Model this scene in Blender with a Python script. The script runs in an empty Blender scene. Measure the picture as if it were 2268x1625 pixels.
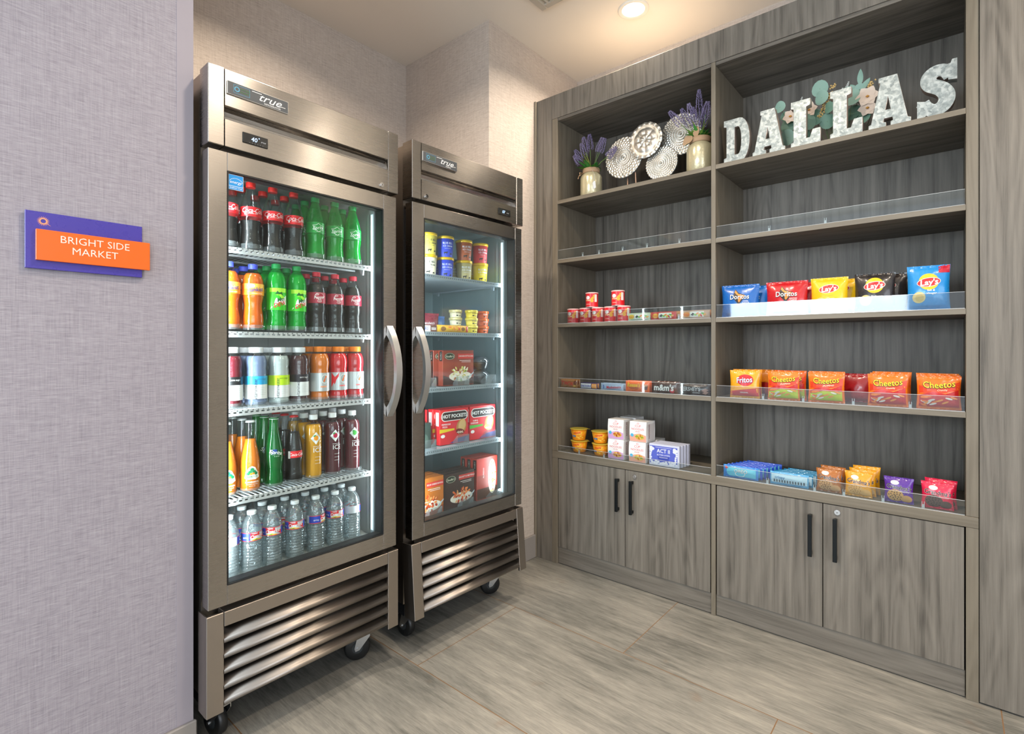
import bpy, math, random
from mathutils import Vector, Matrix, noise
PI = math.pi
R = math.radians
rnd = random.Random(7)
sc = bpy.context.scene
C = sc.collection

# ------------------------------------------------------------------ camera, world, lights, exposure
cam = bpy.data.cameras.new('camera')
camo = bpy.data.objects.new('camera', cam)
C.objects.link(camo)
camo.location = (0, 0, 1.25)
camo.rotation_euler = (R(90), 0, R(40.481 - 90))
cam.sensor_width = 36
cam.lens = 1140 / 2268 * 36
cam.shift_y = -41.5 / 2268
cam.clip_start = 0.02
sc.camera = camo

sc.view_settings.view_transform = 'Standard'
sc.view_settings.look = 'None'
sc.view_settings.exposure = -0.06
sc.view_settings.gamma = 1
sc.view_settings.use_curve_mapping = False
sc.cycles.use_denoising = True
sc.cycles.transparent_max_bounces = 24
sc.cycles.max_bounces = 7
sc.cycles.diffuse_bounces = 4
sc.cycles.glossy_bounces = 3
sc.cycles.transmission_bounces = 4
sc.cycles.sample_clamp_indirect = 3.0
sc.cycles.caustics_reflective = False
sc.cycles.caustics_refractive = False

world = bpy.data.worlds.new('lobby_daylight')
sc.world = world
world.use_nodes = True
world.node_tree.nodes['Background'].inputs[0].default_value = (0.84, 0.90, 1.0, 1)
world.node_tree.nodes['Background'].inputs[1].default_value = 1.3

def area(name, loc, rot, sx, sy, power, col, shape='RECTANGLE', spread=180):
    l = bpy.data.lights.new(name, 'AREA')
    l.shape = shape
    l.size = sx
    if shape in ('RECTANGLE', 'ELLIPSE'):
        l.size_y = sy
    l.energy = power
    l.color = col
    l.spread = R(spread)
    o = bpy.data.objects.new(name, l)
    o.location = loc
    o.rotation_euler = rot
    C.objects.link(o)
    return o
CEIL = 3.03
WARM = (1.0, 0.84, 0.67)
DOWNLIGHTS = [(2.47, 1.27), (1.05, 0.72), (2.25, -0.75), (0.75, -0.75), (-0.75, -0.75), (1.0, 1.80)]
for i, (x, y) in enumerate(DOWNLIGHTS):
    area('downlight_beam', (x, y, CEIL - 0.03), (0, 0, 0), 0.14, 0.14, (27, 22, 22, 16, 10, 26)[i], WARM, 'DISK', 150)
# added soft fill lamps in the unseen lobby, behind and left of the camera
area('lobby_fill', (-1.5, -3.3, 1.5), (R(118), 0, R(-15)), 3.4, 2.2, 110, (0.86, 0.92, 1.0))
area('lobby_fill', (-2.9, 1.45, 1.75), (R(100), 0, R(-90)), 2.1, 1.1, 100, (0.76, 0.90, 1.0))  # added cool fill, sized so the acrylic guard mirrors it as a bright band

# ------------------------------------------------------------------ materials
def lin(h):
    if isinstance(h, str):
        h = h.lstrip('#')
        c = [int(h[i:i + 2], 16) / 255 for i in (0, 2, 4)]
    else:
        c = h
    return tuple(((v + .055) / 1.055) ** 2.4 if v > .04045 else v / 12.92 for v in c) + (1,)
MATS = {}
def mat(hexc, rough=.5, metal=0, emit=0, coat=0, spec=None, name=None, bump=0, bscale=60):
    key = (hexc, rough, metal, emit, coat, bump)
    if key in MATS:
        return MATS[key]
    m = bpy.data.materials.new(name or 'paint')
    m.use_nodes = True
    nt = m.node_tree
    b = nt.nodes['Principled BSDF']
    b.inputs['Base Color'].default_value = lin(hexc)
    b.inputs['Roughness'].default_value = rough
    b.inputs['Metallic'].default_value = metal
    b.inputs['Coat Weight'].default_value = coat
    b.inputs['Coat Roughness'].default_value = .08
    if emit:
        b.inputs['Emission Color'].default_value = lin(hexc)
        b.inputs['Emission Strength'].default_value = emit
    n = nt.nodes.new('ShaderNodeTexNoise')
    n.inputs['Scale'].default_value = bscale
    tc = nt.nodes.new('ShaderNodeTexCoord')
    nt.links.new(tc.outputs['Object'], n.inputs['Vector'])
    if bump:
        bp = nt.nodes.new('ShaderNodeBump')
        bp.inputs['Strength'].default_value = bump
        bp.inputs['Distance'].default_value = .004
        nt.links.new(n.outputs['Fac'], bp.inputs['Height'])
        nt.links.new(bp.outputs['Normal'], b.inputs['Normal'])
    else:
        mr = nt.nodes.new('ShaderNodeMapRange')
        mr.inputs['To Min'].default_value = max(0, rough - .04)
        mr.inputs['To Max'].default_value = min(1, rough + .04)
        nt.links.new(n.outputs['Fac'], mr.inputs['Value'])
        nt.links.new(mr.outputs['Result'], b.inputs['Roughness'])
    MATS[key] = m
    return m

def nodes(name):
    m = bpy.data.materials.new(name)
    m.use_nodes = True
    nt = m.node_tree
    return m, nt, nt.nodes['Principled BSDF']
def N(nt, typ, **kw):
    n = nt.nodes.new('ShaderNode' + typ)
    for k, v in kw.items():
        if k in n.inputs:
            n.inputs[k].default_value = v
        else:
            setattr(n, k, v)
    return n
def ramp(nt, stops):
    r = nt.nodes.new('ShaderNodeValToRGB')
    e = r.color_ramp.elements
    while len(e) < len(stops):
        e.new(.5)
    for i, (p, c) in enumerate(stops):
        e[i].position = p
        e[i].color = lin(c)
    return r
def coords(nt, scale=(1, 1, 1), kind='Object', loc=(0, 0, 0), rot=(0, 0, 0)):
    tc = nt.nodes.new('ShaderNodeTexCoord')
    mp = nt.nodes.new('ShaderNodeMapping')
    mp.inputs['Scale'].default_value = scale
    mp.inputs['Location'].default_value = loc
    mp.inputs['Rotation'].default_value = rot
    nt.links.new(tc.outputs[kind], mp.inputs['Vector'])
    return mp

def wood(name, axis, light='#857f75', dark='#4f4a43', rough=.5, fine=1.0):
    """grey-brown ash laminate, grain along axis ('y' or 'z'); object space = world space"""
    m, nt, b = nodes(name)
    L = nt.links.new
    if axis == 'z':
        s1, s2, s3 = (30, 30, .8), (170, 170, 3.2), (2.6, 2.6, .30)
    elif axis == 'y':
        s1, s2, s3 = (30, .8, 30), (170, 3.2, 170), (2.6, .30, 2.6)
    else:
        s1, s2, s3 = (.9, 9, 9), (1.6, 75, 75), (.35, 2.2, 2.2)
    c1 = coords(nt, s1)
    n1 = N(nt, 'TexNoise', Scale=1.3, Detail=6, Roughness=.62, Distortion=.25)
    L(c1.outputs[0], n1.inputs['Vector'])
    # cathedral figure
    c3 = coords(nt, s3)
    n3 = N(nt, 'TexNoise', Scale=2.1, Detail=2, Roughness=.5, Distortion=.3)
    L(c3.outputs[0], n3.inputs['Vector'])
    w = N(nt, 'Math', operation='MULTIPLY')
    w.inputs[1].default_value = 90
    L(n3.outputs['Fac'], w.inputs[0])
    sn = N(nt, 'Math', operation='SINE')
    L(w.outputs[0], sn.inputs[0])
    c2 = coords(nt, s2)
    n2 = N(nt, 'TexNoise', Scale=3.0, Detail=4, Roughness=.7)
    L(c2.outputs[0], n2.inputs['Vector'])
    a1 = N(nt, 'Math', operation='MULTIPLY_ADD')
    a1.inputs[1].default_value = .055
    L(sn.outputs[0], a1.inputs[0])
    L(n1.outputs['Fac'], a1.inputs[2])
    a2 = N(nt, 'Math', operation='MULTIPLY_ADD')
    a2.inputs[1].default_value = .42 * fine
    L(n2.outputs['Fac'], a2.inputs[0])
    L(a1.outputs[0], a2.inputs[2])
    r = ramp(nt, [(.47, dark), (.68, tuple((int(dark[1 + 2 * i:3 + 2 * i], 16) * .4 + int(light[1 + 2 * i:3 + 2 * i], 16) * .6) / 255 for i in range(3))), (.97, light)])
    L(a2.outputs[0], r.inputs[0])
    # a few dark knots
    ck = coords(nt, {'z': (1, 1, .38), 'y': (1, .38, 1), 'x': (.38, 1, 1)}[axis])
    vo = N(nt, 'TexVoronoi', Scale=3.2)
    L(ck.outputs[0], vo.inputs['Vector'])
    mk = N(nt, 'MapRange')
    mk.inputs['From Min'].default_value = .0
    mk.inputs['From Max'].default_value = .10
    mk.inputs['To Min'].default_value = .72
    mk.inputs['To Max'].default_value = 1
    L(vo.outputs['Distance'], mk.inputs['Value'])
    mx = N(nt, 'VectorMath', operation='SCALE')
    L(r.outputs[0], mx.inputs[0])
    L(mk.outputs[0], mx.inputs['Scale'])
    L(mx.outputs[0], b.inputs['Base Color'])
    b.inputs['Roughness'].default_value = rough
    bp = N(nt, 'Bump', Strength=.12, Distance=.001)
    L(a2.outputs[0], bp.inputs['Height'])
    L(bp.outputs[0], b.inputs['Normal'])
    return m
WOODV = wood('ash_laminate_upright', 'z')
WOODH = wood('ash_laminate_level', 'y')
EDGE = wood('ash_laminate_edge_band', 'y', '#837b6c', '#6d6557', .45, .5)
EDGEV = wood('ash_laminate_edge_band_upright', 'z', '#837b6c', '#6d6557', .45, .5)

def wallpaper(name, base, dark, light):
    m, nt, b = nodes(name)
    L = nt.links.new
    tc = coords(nt)
    sp = N(nt, 'SeparateXYZ')
    L(tc.outputs[0], sp.inputs[0])
    hx = N(nt, 'Math', operation='ADD')
    L(sp.outputs[0], hx.inputs[0])
    L(sp.outputs[1], hx.inputs[1])
    outs = []
    for sx, sz, d in ((34, 420, 0), (520, 14, 5), (9, 120, 2), (160, 5, 9)):
        a = N(nt, 'Math', operation='MULTIPLY'); a.inputs[1].default_value = sx; L(hx.outputs[0], a.inputs[0])
        c = N(nt, 'Math', operation='MULTIPLY'); c.inputs[1].default_value = sz; L(sp.outputs[2], c.inputs[0])
        cb = N(nt, 'CombineXYZ'); L(a.outputs[0], cb.inputs[0]); L(c.outputs[0], cb.inputs[1]); cb.inputs[2].default_value = d
        n = N(nt, 'TexNoise', Scale=1.0, Detail=3, Roughness=.6, Distortion=.3)
        L(cb.outputs[0], n.inputs['Vector'])
        outs.append(n.outputs['Fac'])
    def mad(x, k, y):
        q = N(nt, 'Math', operation='MULTIPLY_ADD'); q.inputs[1].default_value = k; L(x, q.inputs[0])
        if y is None: q.inputs[2].default_value = 0
        else: L(y, q.inputs[2])
        return q.outputs[0]
    h = mad(outs[0], .42, mad(outs[1], .26, mad(outs[2], .2, mad(outs[3], .12, None))))
    r = ramp(nt, [(.36, dark), (.5, base), (.64, light)])
    L(h, r.inputs[0])
    L(r.outputs[0], b.inputs['Base Color'])
    b.inputs['Roughness'].default_value = .62
    bp = N(nt, 'Bump', Strength=.55, Distance=.002)
    L(h, bp.inputs['Height'])
    L(bp.outputs[0], b.inputs['Normal'])
    return m
PAPER = wallpaper('linen_wallpaper', '#bdb2a8', '#9f948b', '#cfc6bd')
PAPERL = wallpaper('linen_wallpaper_cool_lit', '#99949d', '#817c86', '#aaa6ae')  # same linen paper, with the cool dimmer light put into its colour

def floor_mat():
    m, nt, b = nodes('wood_look_porcelain_tile')
    L = nt.links.new
    tc = coords(nt)
    sp = N(nt, 'SeparateXYZ'); L(tc.outputs[0], sp.inputs[0])
    def math_(op, a, bb=None, c=None):
        q = N(nt, 'Math', operation=op)
        for i, v in enumerate((a, bb, c)):
            if v is None: continue
            if isinstance(v, (int, float)): q.inputs[i].default_value = v
            else: L(v, q.inputs[i])
        return q.outputs[0]
    TX, TY = .601, 1.155
    gx = math_('DIVIDE', math_('SUBTRACT', sp.outputs[0], 1.301), TX)
    col = math_('FLOOR', gx)
    odd = math_('FLOORED_MODULO', col, 2)
    offs = math_('MULTIPLY_ADD', odd, 1.024 - 1.6, 1.6)
    gy = math_('DIVIDE', math_('SUBTRACT', sp.outputs[1], offs), TY)
    row = math_('FLOOR', gy)
    def gr(g, size):
        f = math_('SUBTRACT', g, math_('FLOOR', g))
        d = math_('MULTIPLY', math_('MINIMUM', f, math_('SUBTRACT', 1, f)), size)
        return math_('LESS_THAN', d, .0017)
    grout = math_('MAXIMUM', gr(gx, TX), gr(gy, TY))
    # grain along y, shifted per tile
    cb = N(nt, 'CombineXYZ')
    L(math_('MULTIPLY', sp.outputs[0], 42), cb.inputs[0])
    L(math_('MULTIPLY', sp.outputs[1], 3.4), cb.inputs[1])
    L(math_('MULTIPLY_ADD', col, 7.3, math_('MULTIPLY', row, 3.7)), cb.inputs[2])
    n1 = N(nt, 'TexNoise', Scale=1.0, Detail=7, Roughness=.68, Distortion=.4)
    L(cb.outputs[0], n1.inputs['Vector'])
    cc = N(nt, 'CombineXYZ')
    L(math_('MULTIPLY', sp.outputs[0], 3.2), cc.inputs[0])
    L(math_('MULTIPLY', sp.outputs[1], 1.3), cc.inputs[1])
    L(math_('MULTIPLY', col, 3.1), cc.inputs[2])
    n2 = N(nt, 'TexNoise', Scale=1.2, Detail=3, Roughness=.55)
    L(cc.outputs[0], n2.inputs['Vector'])
    cf = N(nt, 'CombineXYZ')
    L(math_('MULTIPLY', sp.outputs[0], 210), cf.inputs[0])
    L(math_('MULTIPLY', sp.outputs[1], 16), cf.inputs[1])
    n4 = N(nt, 'TexNoise', Scale=1.0, Detail=4, Roughness=.7)
    L(cf.outputs[0], n4.inputs['Vector'])
    f = math_('MULTIPLY_ADD', n4.outputs['Fac'], .28, math_('MULTIPLY_ADD', n2.outputs['Fac'], .42, math_('MULTIPLY', n1.outputs['Fac'], .36)))
    r = ramp(nt, [(.42, '#5f5f5a'), (.50, '#7a7973'), (.56, '#8a8881'), (.65, '#a09d94')])
    L(f, r.inputs[0])
    # faint rusty spots in the print
    vs = N(nt, 'TexNoise', Scale=9, Detail=2, Roughness=.5)
    L(tc.outputs[0], vs.inputs['Vector'])
    ms = N(nt, 'MapRange'); ms.inputs['From Min'].default_value = .68; ms.inputs['From Max'].default_value = .78; ms.inputs['To Max'].default_value = .3
    L(vs.outputs['Fac'], ms.inputs['Value'])
    mxs = N(nt, 'Mix', data_type='RGBA')
    L(ms.outputs[0], mxs.inputs[0]); L(r.outputs[0], mxs.inputs[6]); mxs.inputs[7].default_value = lin('#806a58')
    mx = N(nt, 'Mix', data_type='RGBA')
    L(grout, mx.inputs[0]); L(mxs.outputs[2], mx.inputs[6]); mx.inputs[7].default_value = lin('#7d5f42')
    L(mx.outputs[2], b.inputs['Base Color'])
    b.inputs['Roughness'].default_value = .42
    bp = N(nt, 'Bump', Strength=.25, Distance=.002)
    L(math_('MULTIPLY_ADD', grout, -1, math_('MULTIPLY', n1.outputs['Fac'], .35)), bp.inputs['Height'])
    L(bp.outputs[0], b.inputs['Normal'])
    return m

def brushed(name, base, rough=.3, aniso=.75, axis='x'):
    m, nt, b = nodes(name)
    L = nt.links.new
    c = coords(nt, (2.5, 2.5, 900) if axis == 'x' else (420, 420, 2.5))
    n = N(nt, 'TexNoise', Scale=1.0, Detail=3, Roughness=.6)
    L(c.outputs[0], n.inputs['Vector'])
    c2 = coords(nt, (3, 3, 3))
    n2 = N(nt, 'TexNoise', Scale=1.6, Detail=2)
    L(c2.outputs[0], n2.inputs['Vector'])
    b.inputs['Anisotropic Rotation'].default_value = .25
    mr = N(nt, 'MapRange'); mr.inputs['To Min'].default_value = rough - .06; mr.inputs['To Max'].default_value = rough + .09
    ad = N(nt, 'Math', operation='MULTIPLY_ADD'); ad.inputs[1].default_value = .5
    hf = N(nt, 'Math', operation='MULTIPLY'); hf.inputs[1].default_value = .5
    L(n2.outputs['Fac'], hf.inputs[0])
    L(n.outputs['Fac'], ad.inputs[0]); L(hf.outputs[0], ad.inputs[2])
    L(ad.outputs[0], mr.inputs['Value'])
    L(mr.outputs[0], b.inputs['Roughness'])
    b.inputs['Base Color'].default_value = lin(base)
    b.inputs['Metallic'].default_value = 1
    b.inputs['Anisotropic'].default_value = aniso
    t = N(nt, 'Tangent', direction_type='RADIAL', axis='Z')
    L(t.outputs[0], b.inputs['Tangent'])
    bp = N(nt, 'Bump', Strength=.03, Distance=.0003)
    L(n.outputs['Fac'], bp.inputs['Height'])
    L(bp.outputs[0], b.inputs['Normal'])
    return m
STEEL = brushed('brushed_stainless_steel', '#a39e98', .26, .8)
STEEL_DULL = brushed('scuffed_stainless_steel', '#a09890', .40, .5)
SATIN = mat('#c4c6c6', .34, .9, name='satin_aluminium')
CHROME = mat('#d8d8d8', .12, 1, name='chrome')
ZINC = mat('#b5b8ba', .32, 1, name='zinc_plate')

def clearmat(name, tint='#ffffff', gloss=.09, diffuse=.03, dcol='#ffffff', rough=.03, bump=0, bscale=50, edge=.55):
    """thin clear plastic or glass: light passes straight through, the surface reflects"""
    m = bpy.data.materials.new(name)
    m.use_nodes = True
    nt = m.node_tree
    L = nt.links.new
    nt.nodes.remove(nt.nodes['Principled BSDF'])
    out = nt.nodes['Material Output']
    tr = N(nt, 'BsdfTransparent'); tr.inputs[0].default_value = lin(tint)
    df = N(nt, 'BsdfDiffuse'); df.inputs[0].default_value = lin(dcol)
    gl = N(nt, 'BsdfGlossy'); gl.inputs['Roughness'].default_value = rough
    m1 = N(nt, 'MixShader'); m1.inputs[0].default_value = diffuse
    L(tr.outputs[0], m1.inputs[1]); L(df.outputs[0], m1.inputs[2])
    lw = N(nt, 'LayerWeight', Blend=.25)
    mr = N(nt, 'MapRange'); mr.inputs['To Min'].default_value = gloss * .5; mr.inputs['To Max'].default_value = edge
    L(lw.outputs['Fresnel'], mr.inputs['Value'])
    m2 = N(nt, 'MixShader')
    L(mr.outputs[0], m2.inputs[0]); L(m1.outputs[0], m2.inputs[1]); L(gl.outputs[0], m2.inputs[2])
    L(m2.outputs[0], out.inputs[0])
    if bump:
        c = coords(nt)
        n = N(nt, 'TexNoise', Scale=bscale, Detail=2)
        L(c.outputs[0], n.inputs['Vector'])
        bp = N(nt, 'Bump', Strength=bump, Distance=.004)
        L(n.outputs['Fac'], bp.inputs['Height'])
        for q in (gl, df, lw):
            L(bp.outputs[0], q.inputs['Normal'])
    return m
GLASS = clearmat('door_glass', '#f6faf9', .03, .0, edge=.25, rough=.0)
GLASS_FROST = clearmat('frosted_door_glass', '#f4f9f9', .04, .02, '#cfdedf', edge=.3, rough=.05)
PET = clearmat('clear_pet', '#f8fbfb', .05, .004, '#dfe8ea', .05, .25, 90, edge=.4)
PETW = clearmat('rippled_water_bottle_plastic', '#dfe9ec', .24, .14, '#dfe9ec', .07, .9, 70)
PETG = clearmat('green_pet', '#4fe07a', .07, .35, '#0fb04a', .06, .25, 90, edge=.4)
GLASSG = clearmat('green_bottle_glass', '#3fbe5f', .10, .4, '#0c7f38', .04, edge=.5)
ACRYL = clearmat('clear_acrylic', '#f4f8f8', .09, .012, '#dfe8ec', .04, edge=.5)
ACRYL_EDGE = clearmat('acrylic_edge', '#ffffff', .3, .55, '#eef4f6', .1)

# ------------------------------------------------------------------ mesh building
class MB:
    def __init__(s):
        s.v = []; s.f = []; s.m = []; s.sm = []; s.mats = []; s.cur = 0; s.smooth = False; s.T = None; s.fine = False
    def mat(s, m):
        if m not in s.mats:
            s.mats.append(m)
        s.cur = s.mats.index(m)
        return s
    def add(s, vs, fs, smooth=None):
        k = len(s.v)
        if s.T is not None:
            vs = [s.T @ Vector(p) for p in vs]
        s.v += [tuple(p) for p in vs]
        for f in fs:
            s.f.append([k + i for i in f])
            s.m.append(s.cur)
            s.sm.append(s.smooth if smooth is None else smooth)
        return s
    def box(s, x0, x1, y0, y1, z0, z1, bev=0):
        if bev <= 0:
            vs = [(x, y, z) for z in (z0, z1) for y in (y0, y1) for x in (x0, x1)]
            return s.add(vs, [(0, 2, 3, 1), (4, 5, 7, 6), (0, 1, 5, 4), (2, 6, 7, 3), (0, 4, 6, 2), (1, 3, 7, 5)], False)
        b = min(bev, (x1 - x0) / 2.01, (y1 - y0) / 2.01, (z1 - z0) / 2.01)
        vs = []; idx = {}
        for ix, (X, sx) in enumerate(((x0, 1), (x1, -1))):
            for iy, (Y, sy) in enumerate(((y0, 1), (y1, -1))):
                for iz, (Z, sz) in enumerate(((z0, 1), (z1, -1))):
                    for a in range(3):
                        idx[(ix, iy, iz, a)] = len(vs)
                        vs.append((X + (0 if a == 0 else b * sx), Y + (0 if a == 1 else b * sy), Z + (0 if a == 2 else b * sz)))
        fs = []
        for a in range(3):
            o = [(1, 2), (0, 2), (0, 1)][a]
            for side in (0, 1):
                q = []
                for (p, r_) in ((0, 0), (1, 0), (1, 1), (0, 1)):
                    c = [0, 0, 0]; c[a] = side; c[o[0]] = p; c[o[1]] = r_
                    q.append(idx[(c[0], c[1], c[2], a)])
                fs.append(q)
        for a in range(3):
            o = [(1, 2), (0, 2), (0, 1)][a]
            for p in (0, 1):
                for r_ in (0, 1):
                    c0 = [0, 0, 0]; c0[o[0]] = p; c0[o[1]] = r_
                    c1 = list(c0); c1[a] = 1
                    fs.append([idx[(*c0, o[0])], idx[(*c1, o[0])], idx[(*c1, o[1])], idx[(*c0, o[1])]])
        for ix in (0, 1):
            for iy in (0, 1):
                for iz in (0, 1):
                    fs.append([idx[(ix, iy, iz, a)] for a in range(3)])
        c = Vector(((x0 + x1) / 2, (y0 + y1) / 2, (z0 + z1) / 2))
        out = []
        for f in fs:
            P = [Vector(vs[i]) for i in f]
            n = (P[1] - P[0]).cross(P[2] - P[0])
            if n.dot(sum(P, Vector()) / len(P) - c) < 0:
                f = f[::-1]
            out.append(f)
        return s.add(vs, out, False)
    def lathe(s, prof, seg=28, c=(0, 0, 0), sx=1, sy=1, caps=True, smooth=True):
        vs = []; fs = []
        n = len(prof)
        for (r, z) in prof:
            for i in range(seg):
                a = 2 * PI * i / seg
                vs.append((c[0] + r * math.cos(a) * sx, c[1] + r * math.sin(a) * sy, c[2] + z))
        for j in range(n - 1):
            for i in range(seg):
                k = (i + 1) % seg
                fs.append((j * seg + i, j * seg + k, (j + 1) * seg + k, (j + 1) * seg + i))
        s.add(vs, fs, smooth)
        if caps:
            k = len(s.v) - len(vs)
            s.f.append([k + i for i in range(seg)][::-1]); s.m.append(s.cur); s.sm.append(False)
            s.f.append([k + (n - 1) * seg + i for i in range(seg)]); s.m.append(s.cur); s.sm.append(False)
        return s
    def cyl(s, p, q, r, seg=16, r2=None):
        return s.tube([p, q], r, seg, r2)
    def tube(s, pts, r, seg=8, r2=None, flat=1, up=None):
        pts = [Vector(p) for p in pts]
        n = len(pts); vs = []; fs = []
        for i, p in enumerate(pts):
            d = (pts[min(i + 1, n - 1)] - pts[max(i - 1, 0)]).normalized()
            u = Vector(up) if up else (Vector((0, 0, 1)) if abs(d.z) < .9 else Vector((1, 0, 0)))
            a = d.cross(u).normalized(); b = a.cross(d).normalized()
            rr = r if r2 is None else r + (r2 - r) * i / (n - 1)
            if callable(r): rr = r(i / (n - 1))
            for k in range(seg):
                t = 2 * PI * k / seg
                vs.append(p + a * math.cos(t) * rr + b * math.sin(t) * rr * flat)
        for j in range(n - 1):
            for k in range(seg):
                l = (k + 1) % seg
                fs.append((j * seg + k, j * seg + l, (j + 1) * seg + l, (j + 1) * seg + k))
        fs = [f[::-1] for f in fs]
        fs.append(tuple(range(seg))); fs.append(tuple((n - 1) * seg + k for k in range(seg))[::-1])
        return s.add(vs, fs)
    def prism(s, poly, axis, a0, a1, smooth=False):
        """poly = list of 2D points in the other two axes, extruded along axis"""
        def P(p, t):
            return {'x': (t, p[0], p[1]), 'y': (p[0], t, p[1]), 'z': (p[0], p[1], t)}[axis]
        n = len(poly)
        area_ = sum(poly[i][0] * poly[(i + 1) % n][1] - poly[(i + 1) % n][0] * poly[i][1] for i in range(n))
        if area_ < 0: poly = poly[::-1]
        vs = [P(p, a0) for p in poly] + [P(p, a1) for p in poly]
        fs = [(i, (i + 1) % n, n + (i + 1) % n, n + i) for i in range(n)]
        if axis == 'y': fs = [f[::-1] for f in fs]
        s.add(vs, fs, smooth)
        k = len(s.v) - 2 * n
        lo = [k + i for i in range(n)]; hi = [k + n + i for i in range(n)]
        if axis == 'y': hi = hi[::-1]
        else: lo = lo[::-1]
        for f in (lo, hi):
            s.f.append(f); s.m.append(s.cur); s.sm.append(False)
        return s
    def grid(s, fn, nu, nv, smooth=True, closed=False, flip=False):
        vs = [fn(i / nu, j / nv) for j in range(nv + 1) for i in range(nu + (0 if closed else 1))]
        w = nu + (0 if closed else 1)
        fs = []
        for j in range(nv):
            for i in range(nu):
                k = (i + 1) % w
                f = (j * w + i, j * w + k, (j + 1) * w + k, (j + 1) * w + i)
                fs.append(f[::-1] if flip else f)
        return s.add(vs, fs, smooth)
    # ---- flat artwork laid on a surface: surf(u, v, off) -> point
    def art(s, pts, tris, surf, off):
        return s.add([surf(p[0], p[1], off) for p in pts], tris, False)
    def rect(s, surf, u0, u1, v0, v1, off=.0005, n=1, nv=1):
        if s.fine: n, nv, off = max(n, 16), max(2, int((v1 - v0) / .004)), off * 1.3
        pts = [(u0 + (u1 - u0) * i / n, v0 + (v1 - v0) * j / nv) for j in range(nv + 1) for i in range(n + 1)]
        w = n + 1
        return s.art(pts, [(j * w + i, j * w + i + 1, (j + 1) * w + i + 1, (j + 1) * w + i) for j in range(nv) for i in range(n)], surf, off)
    def poly(s, surf, pts, off=.0005):
        c = (sum(p[0] for p in pts) / len(pts), sum(p[1] for p in pts) / len(pts))
        n = len(pts)
        if s.fine:
            q = []
            for i in range(n):
                a, b = pts[i], pts[(i + 1) % n]
                k = max(1, int(math.hypot(b[0] - a[0], b[1] - a[1]) / .008))
                q += [(a[0] + (b[0] - a[0]) * j / k, a[1] + (b[1] - a[1]) * j / k) for j in range(k)]
            pts = q; n = len(pts); off *= 1.3
        ks = (1, .8, .6, .4, .2) if s.fine else (1, .5)
        allp = [((p[0] - c[0]) * k + c[0], (p[1] - c[1]) * k + c[1]) for k in ks for p in pts] + [c]
        t = []
        for i in range(n):
            j = (i + 1) % n
            for r_ in range(len(ks) - 1): t.append((r_ * n + i, r_ * n + j, (r_ + 1) * n + j, (r_ + 1) * n + i))
            t.append(((len(ks) - 1) * n + i, (len(ks) - 1) * n + j, len(ks) * n))
        ar = sum(pts[i][0] * pts[(i + 1) % n][1] - pts[(i + 1) % n][0] * pts[i][1] for i in range(n))
        if ar < 0: t = [q[::-1] for q in t]
        return s.art(allp, t, surf, off)
    def ell(s, surf, cu, cv, ru, rv, off=.0005, n=24, rot=0, ring=0):
        P = []
        for i in range(n):
            a = 2 * PI * i / n
            x, y = ru * math.cos(a), rv * math.sin(a)
            P.append((cu + x * math.cos(rot) - y * math.sin(rot), cv + x * math.sin(rot) + y * math.cos(rot)))
        if ring:
            Q = [((p[0] - cu) * ring + cu, (p[1] - cv) * ring + cv) for p in P]
            return s.art(P + Q, [(i, (i + 1) % n, n + (i + 1) % n, n + i) for i in range(n)], surf, off)
        return s.poly(surf, P, off)
    def text(s, surf, txt, size, cu, cv, off=.0008, shear=0, rot=0, bold=0, sx=1, arch=0):
        pts, tris, w = text_mesh(txt, shear, bold)
        if s.fine: off *= 1.3
        out = []
        for (x, y) in pts:
            x = (x - w / 2) * size * sx
            y = (y - .35) * size
            if arch: y -= arch * x * x
            out.append((cu + x * math.cos(rot) - y * math.sin(rot), cv + x * math.sin(rot) + y * math.cos(rot)))
        return s.art(out, tris, surf, off)
    def build(s, name, material=None, parent=None, link=True):
        me = bpy.data.meshes.new(name)
        me.from_pydata(s.v, [], s.f)
        ms = s.mats or [material]
        for m in ms:
            me.materials.append(m)
        me.polygons.foreach_set('material_index', s.m if s.mats else [0] * len(s.f))
        me.polygons.foreach_set('use_smooth', s.sm)
        me.update()
        o = bpy.data.objects.new(name, me)
        C.objects.link(o)
        if parent is not None:
            o.parent = parent
        return o

TEXTS = {}
def text_mesh(txt, shear=0, bold=0):
    key = (txt, shear, bold)
    if key in TEXTS:
        return TEXTS[key]
    cu = bpy.data.curves.new('lettering', 'FONT')
    cu.body = txt; cu.size = 1; cu.shear = shear; cu.offset = bold; cu.resolution_u = 2
    o = bpy.data.objects.new('lettering', cu)
    C.objects.link(o)
    dg = bpy.context.evaluated_depsgraph_get()
    me = o.evaluated_get(dg).to_mesh()
    pts = [(v.co.x, v.co.y) for v in me.vertices]
    tris = []
    for p in me.polygons:
        q = list(p.vertices)
        a = sum(pts[q[i]][0] * pts[q[(i + 1) % len(q)]][1] - pts[q[(i + 1) % len(q)]][0] * pts[q[i]][1] for i in range(len(q)))
        tris.append(tuple(q if a > 0 else q[::-1]))
    o.evaluated_get(dg).to_mesh_clear()
    bpy.data.objects.remove(o)
    w = max([p[0] for p in pts] + [0])
    TEXTS[key] = (pts, tris, w)
    return TEXTS[key]

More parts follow.
